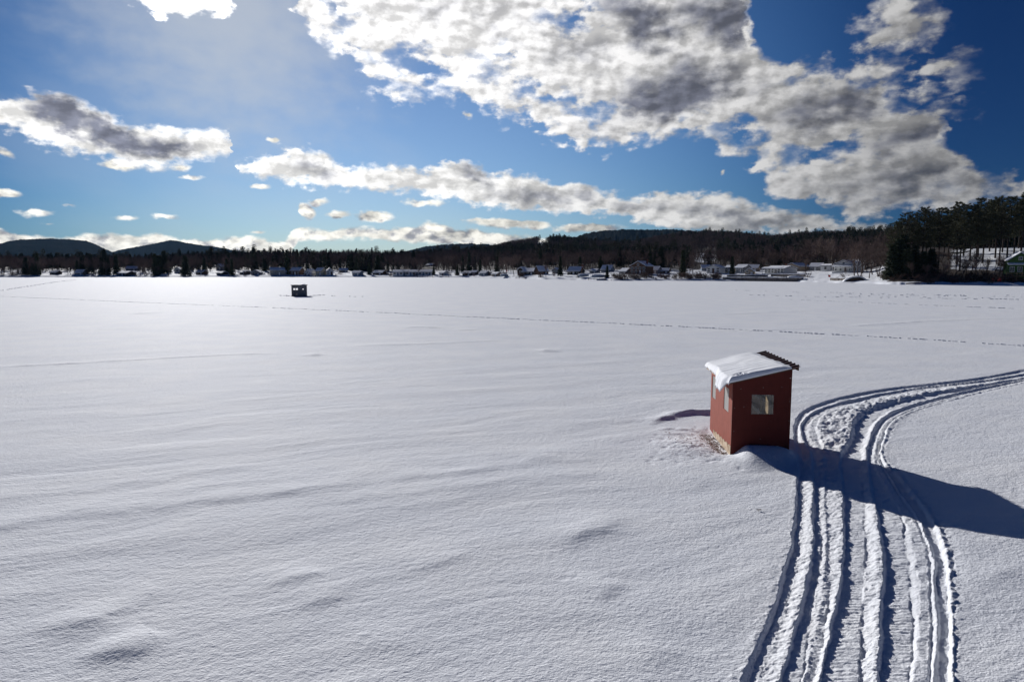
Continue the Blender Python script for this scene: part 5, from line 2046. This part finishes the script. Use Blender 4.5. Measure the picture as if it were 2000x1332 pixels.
L_SHR = 'low leafless shrub on the snowy bank of the far shore'
L_SHR_R = 'dense brown brush at the foot of the right shore pines'
for i in range(170):
    px = prng.uniform(-20, 1740) if i % 2 else prng.uniform(1180, 1420)
    if 1410 < px < 1575 and prng.random() < .6:
        continue
    off = prng.uniform(1.5, 18)
    x, y, z, d = ground_at(px, off)
    K_SHRUB.plant(x, y, z - .1, prng.uniform(1.2, 3.2) * (1.2 if px < 950 else 1), L_SHR, group='shrubs along the far shore', sx=prng.uniform(1, 1.8))
for i in range(80):
    px = prng.uniform(1725, 1985)
    off = prng.uniform(1.0, 26 if px < 1850 else 15)
    x, y, z, d = ground_at(px, off)
    K_SHRUB.plant(x, y, z - .1, prng.uniform(1.2, 3.0), L_SHR_R, group='brush below the right shore pines', sx=prng.uniform(1.1, 1.9))

# fallen logs along the right waterline
for i, (px, off, L, rz, lab) in enumerate([(1790, .6, 7.0, .25, 'long fallen log lying on the ice edge below the pines'), (1815, 1.2, 5.0, -.2, 'shorter fallen log right of the long one'), (1950, 10, 6.0, .15, 'pale fallen trunk across the bank near the green cabin')]):
    x, y, z, d = ground_at(px, off)
    o = MB().tube([(-L / 2, 0, .15), (-L / 6, .1, .32), (L / 5, 0, .38), (L / 2, -.15, .75)], [.2, .18, .14, .05], 7).build('fallen_log', M_BARK)
    o.location = (x, y, max(z, 0))
    o.rotation_euler = (0, 0, rz)
    tag(o, lab, 'log')


# ------------------------------------------------------------------ the far-off wood, one mass
def forest():
    protos = bpy.data.collections.new('forest_kinds')

    def comb(name, a, b, ma, mb):
        (tv, tf), (cv, cf) = a, b
        v = np.concatenate([tv, cv])
        f = list(tf) + [tuple(i + len(tv) for i in q) for q in cf]
        me = bpy.data.meshes.new(name)
        me.from_pydata(v.tolist(), [], f)
        me.materials.append(ma)
        me.materials.append(mb)
        me.polygons.foreach_set('material_index', np.array([0] * len(tf) + [1] * len(cf), dtype=np.int32))
        o = bpy.data.objects.new(name, me)
        protos.objects.link(o)
    for i in range(4):
        comb('a_bare_%d' % i, *make_bare(60 + i, 13, .55), M_BARK, M_TWIG)
    for i in range(2):
        comb('b_spruce_%d' % i, *make_spruce(70 + i, 14, .5, .05, .17 + .03 * i), M_PINEBARK, M_SPRUCE)
    comb('c_pine_0', *make_pine(80, 18, .35, .25, 3.6), M_PINEBARK, M_NEEDLE)
    fr = np.random.default_rng(42)
    P, S, K, RZ = [], [], [], []

    def scatter(px0, px1, o0, far, spacing, mixc, hs):
        a0, a1 = px_az(px0), px_az(px1)
        n_try = 0
        dmax = 1500
        area = 0.5 * (a1 - a0) * (dmax ** 2 - 250 ** 2)
        n = int(area / spacing ** 2)
        a = fr.uniform(a0, a1, n)
        d = np.sqrt(fr.uniform(250 ** 2, dmax ** 2, n))
        D0 = shore_d(a)
        Rr = np.interp(a, _raz, _rR)
        keep = (d > D0 + o0) & (d < Rr + far)
        a, d = a[keep], d[keep]
        x, y = d * np.sin(a), d * np.cos(a)
        z = land_z(x, y)
        qx, qy = proj(x, y, z)
        keep = open_px(qx, qy) < -0.12
        # keep a sight line open to the snow fields
        for cx, cy, rx, ry in CLEAR:
            keep &= ~((np.abs(qx - cx) < rx * .9) & (qy > cy) & (qy < cy + 13))
        for n_, (hx_, hy_) in enumerate(HXY):
            if n_ % 5 == 3 or (n_ < 12 and n_ % 3):
                continue
            sx_, sy_ = math.sin(SUN_AZ), math.cos(SUN_AZ)
            al = (x - hx_) * sx_ + (y - hy_) * sy_
            la = np.abs((x - hx_) * sy_ - (y - hy_) * sx_)
            keep &= ~((al > -6) & (al < 36) & (la < 8))
        # nothing grows inside or right in front of a house
        for (h0, h1, hy), (hx_, hy_) in zip(_spans, HXY):
            keep &= ~((qx > h0 - 2) & (qx < h1 + 2) & (d < math.hypot(hx_, hy_) + 9))
        x, y, z, a, d = x[keep], y[keep], z[keep], a[keep], d[keep]
        nz = fbm(x * .012, y * .012, 3, 91) * 1.6
        con = (nz + fr.normal(0, .35, len(x))) > mixc
        k = np.where(con, np.where(fr.random(len(x)) < .14, 6, fr.integers(4, 6, len(x))), fr.integers(0, 4, len(x)))
        P.append(np.stack([x, y, z - .3], 1))
        S.append(hs / 14 * fr.uniform(.7, 1.12, len(x)))
        K.append(k)
        RZ.append(fr.uniform(0, 6.28, len(x)))
    scatter(-260, 360, 34, 45, 5.6, .52, 11.5)
    scatter(360, 940, 50, 45, 5.8, .50, 13)
    scatter(940, 1745, 80, 45, 6.2, .45, 12)
    scatter(1745, 2300, 120, 45, 7.0, .1, 14)
    P, S, K, RZ = np.concatenate(P), np.concatenate(S), np.concatenate(K), np.concatenate(RZ)
    me = bpy.data.meshes.new('forest')
    me.vertices.add(len(P))
    me.vertices.foreach_set('co', P.astype(np.float32).ravel())
    for nm, tp, arr in (('tree_scale', 'FLOAT', S), ('tree_kind', 'INT', K), ('tree_turn', 'FLOAT', RZ)):
        at_ = me.attributes.new(nm, tp, 'POINT')
        at_.data.foreach_set('value', arr.astype(np.int32 if tp == 'INT' else np.float32))
    ob = bpy.data.objects.new('forest', me)
    COL.objects.link(ob)
    tag(ob, kind='stuff')
    ng = bpy.data.node_groups.new('forest_scatter', 'GeometryNodeTree')
    ng.interface.new_socket('Geometry', in_out='INPUT', socket_type='NodeSocketGeometry')
    ng.interface.new_socket('Geometry', in_out='OUTPUT', socket_type='NodeSocketGeometry')
    N = ng.nodes
    gi, go = N.new('NodeGroupInput'), N.new('NodeGroupOutput')
    ip = N.new('GeometryNodeInstanceOnPoints')
    ci = N.new('GeometryNodeCollectionInfo')
    ci.inputs['Collection'].default_value = protos
    ci.inputs['Separate Children'].default_value = True
    ci.inputs['Reset Children'].default_value = True
    ip.inputs['Pick Instance'].default_value = True

    def attr(nm, tp):
        n = N.new('GeometryNodeInputNamedAttribute')
        n.data_type = tp
        n.inputs['Name'].default_value = nm
        return n.outputs['Attribute']
    ng.links.new(gi.outputs[0], ip.inputs['Points'])
    ng.links.new(ci.outputs[0], ip.inputs['Instance'])
    ng.links.new(attr('tree_kind', 'INT'), ip.inputs['Instance Index'])
    cx = N.new('ShaderNodeCombineXYZ')
    ng.links.new(attr('tree_turn', 'FLOAT'), cx.inputs[2])
    er = N.new('FunctionNodeEulerToRotation')
    ng.links.new(cx.outputs[0], er.inputs[0])
    ng.links.new(er.outputs[0], ip.inputs['Rotation'])
    cs = N.new('ShaderNodeCombineXYZ')
    sc = attr('tree_scale', 'FLOAT')
    for i in range(3):
        ng.links.new(sc, cs.inputs[i])
    ng.links.new(cs.outputs[0], ip.inputs['Scale'])
    ng.links.new(ip.outputs[0], go.inputs[0])
    md = ob.modifiers.new('scatter', 'NODES')
    md.node_group = ng
    print('forest trees', len(P))


forest()


# ------------------------------------------------------------------ faint tracks and drifts far out on the ice
def berm(name, pts, width, height, step, keep, seed, kind='structure'):
    """a broken line of low snow lumps along photo points"""
    r = random.Random(seed)
    wp = [Vector(at(a, b)) for a, b in pts]
    vs, fs = [], []
    for p, q in zip(wp[:-1], wp[1:]):
        L = (q - p).length
        d = (q - p) / L
        nrm = Vector((-d.y, d.x, 0))
        t = 0.0
        while t < L:
            l = step * r.uniform(.7, 1.8)
            if r.random() < keep:
                h, w = height * r.uniform(.45, 1.2), width * r.uniform(.7, 1.2)
                c = p + d * t + nrm * (r.uniform(-.45, .45) * width + .35 * width * math.sin(t * .9 + seed))
                n0 = len(vs)
                a, b = c - d * l * .1, c + d * l * 1.05
                m0, m1 = c + d * l * .2, c + d * l * .8
                vs += [a + Vector((0, 0, -.05)), m0 - nrm * w * .5 + Vector((0, 0, -.05)), m1 - nrm * w * .5 + Vector((0, 0, -.05)), b + Vector((0, 0, -.05)),
                       m1 + nrm * w * .9 + Vector((0, 0, -.05)), m0 + nrm * w * .9 + Vector((0, 0, -.05)), m0 + Vector((0, 0, h)), m1 + Vector((0, 0, h * r.uniform(.7, 1)))]
                fs += [(n0, n0 + 1, n0 + 6), (n0 + 1, n0 + 2, n0 + 7, n0 + 6), (n0 + 2, n0 + 3, n0 + 7), (n0 + 3, n0 + 4, n0 + 7), (n0 + 4, n0 + 5, n0 + 6, n0 + 7), (n0 + 5, n0, n0 + 6)]
            t += l
    o = link_mesh(name, vs, fs, M_FARSNOW)
    tag(o, kind=kind)
    return o


berm('ski_track', [(-60, 576), (0, 579), (250, 590), (500, 600), (750, 611), (1000, 623), (1200, 632)], .26, .045, .5, .96, 1)
berm('ski_track', [(1200, 632), (1500, 647), (1800, 663), (2000, 676), (2100, 682)], .24, .06, .26, .86, 2)
berm('ski_track', [(-40, 571), (0, 568.5), (60, 559), (110, 551), (150, 546.5)], .5, .16, .9, .97, 3)
berm('snow_path', [(1430, 567), (1600, 573), (1750, 577), (1900, 579), (2060, 581)], .5, .10, .45, .26, 4)
berm('snow_path', [(1440, 576), (1600, 580), (1800, 583), (2060, 586)], .35, .085, .5, .55, 5)
berm('snow_path', [(1530, 585), (1700, 592), (1900, 600), (2060, 606)], .3, .07, .6, .75, 6)
berm('snow_path', [(1600, 571), (1720, 575), (1860, 578)], .5, .11, .4, .24, 14)
berm('snow_path', [(1640, 578), (1760, 580), (1960, 583)], .4, .10, .4, .26, 15)
berm('snow_path', [(1700, 574), (1800, 576), (2040, 578)], .4, .09, .4, .22, 16)
berm('snow_drift', [(545, 577.8), (575, 578.8), (600, 578.8), (632, 576.6)], .4, .13, .5, .85, 7)
berm('snow_drift', [(640, 578), (700, 580), (720, 579)], .3, .09, .5, .5, 8)


# ------------------------------------------------------------------ litter round the hut
def litter():
    r = random.Random(8)
    b = MB()
    for i in range(260):
        s = abs(r.gauss(0, .22))
        u = r.uniform(.0, 2.3)
        lx, ly = -.03 - s, u
        if r.random() < .12:
            lx, ly = -r.uniform(.2, 1.4), r.uniform(-.4, 2.2)
        p = HUT_A[:2] + HUT_FX * lx + HUT_FY * ly
        z = float(lake_height(np.array([p[0]]), np.array([p[1]]))[0])
        a = r.uniform(0, 3.14)
        l = r.uniform(.012, .05)
        w = r.uniform(.003, .008)
        c, s_ = math.cos(a), math.sin(a)
        q = [(p[0] + c * l * i_ - s_ * w * j_, p[1] + s_ * l * i_ + c * w * j_, z + .004 + .006 * (i_ > 0) + k_) for k_ in (0, .005) for i_, j_ in ((-1, -1), (1, -1), (1, 1), (-1, 1))]
        b.add(q, [(0, 3, 2, 1), (4, 5, 6, 7), (0, 1, 5, 4), (1, 2, 6, 5), (2, 3, 7, 6), (3, 0, 4, 7)])
    tag(b.build('litter', mat('straw_litter', (0.16, 0.09, 0.05), 0.9, 0.1, 0.8, 9.0)), kind='stuff')


litter()


def leaf():
    p = at(1482, 998)
    z = float(lake_height(np.array([p[0]]), np.array([p[1]]))[0])
    vs, fs = [], []
    n = 7
    for i in range(n):
        t = i / (n - 1)
        w = .022 * math.sin(math.pi * (t * .92 + .04))
        for q in (-1, 0, 1):
            vs.append((.09 * (t - .5), w * q, .012 + .012 * abs(q) + .02 * t * t))
    for i in range(n - 1):
        for k in (0, 1):
            a = i * 3 + k
            fs.append((a, a + 3, a + 4, a + 1))
    vs2 = [(x, y, zz - .002) for x, y, zz in vs]
    m = len(vs)
    o = link_mesh('leaf', vs + vs2, fs + [tuple(i + m for i in f[::-1]) for f in fs], mat('dry_leaf', (0.09, 0.05, 0.03), 0.8))
    o.location = (p[0], p[1], z)
    o.rotation_euler = (0, 0, -.5)
    tag(o, 'single dry brown leaf lying on the smooth snow in front of the red hut', 'leaf')


leaf()


# ------------------------------------------------------------------ the air
def haze():
    o = MB().box(-13500, 13500, -13500, 13500, -4.0, 330).build('haze', None)
    m = bpy.data.materials.new('thin_winter_air')
    m.use_nodes = True
    T = NT(m.node_tree)
    T.n.clear()
    out = T.new('ShaderNodeOutputMaterial')
    v = T.new('ShaderNodeVolumePrincipled')
    v.inputs['Color'].default_value = (0.30, 0.60, 1.0, 1)
    v.inputs['Density'].default_value = 1.9e-5
    v.inputs['Anisotropy'].default_value = 0.0
    T.l.new(v.outputs[0], out.inputs['Volume'])
    o.data.materials.append(m)
    tag(o, kind='stuff')


haze()
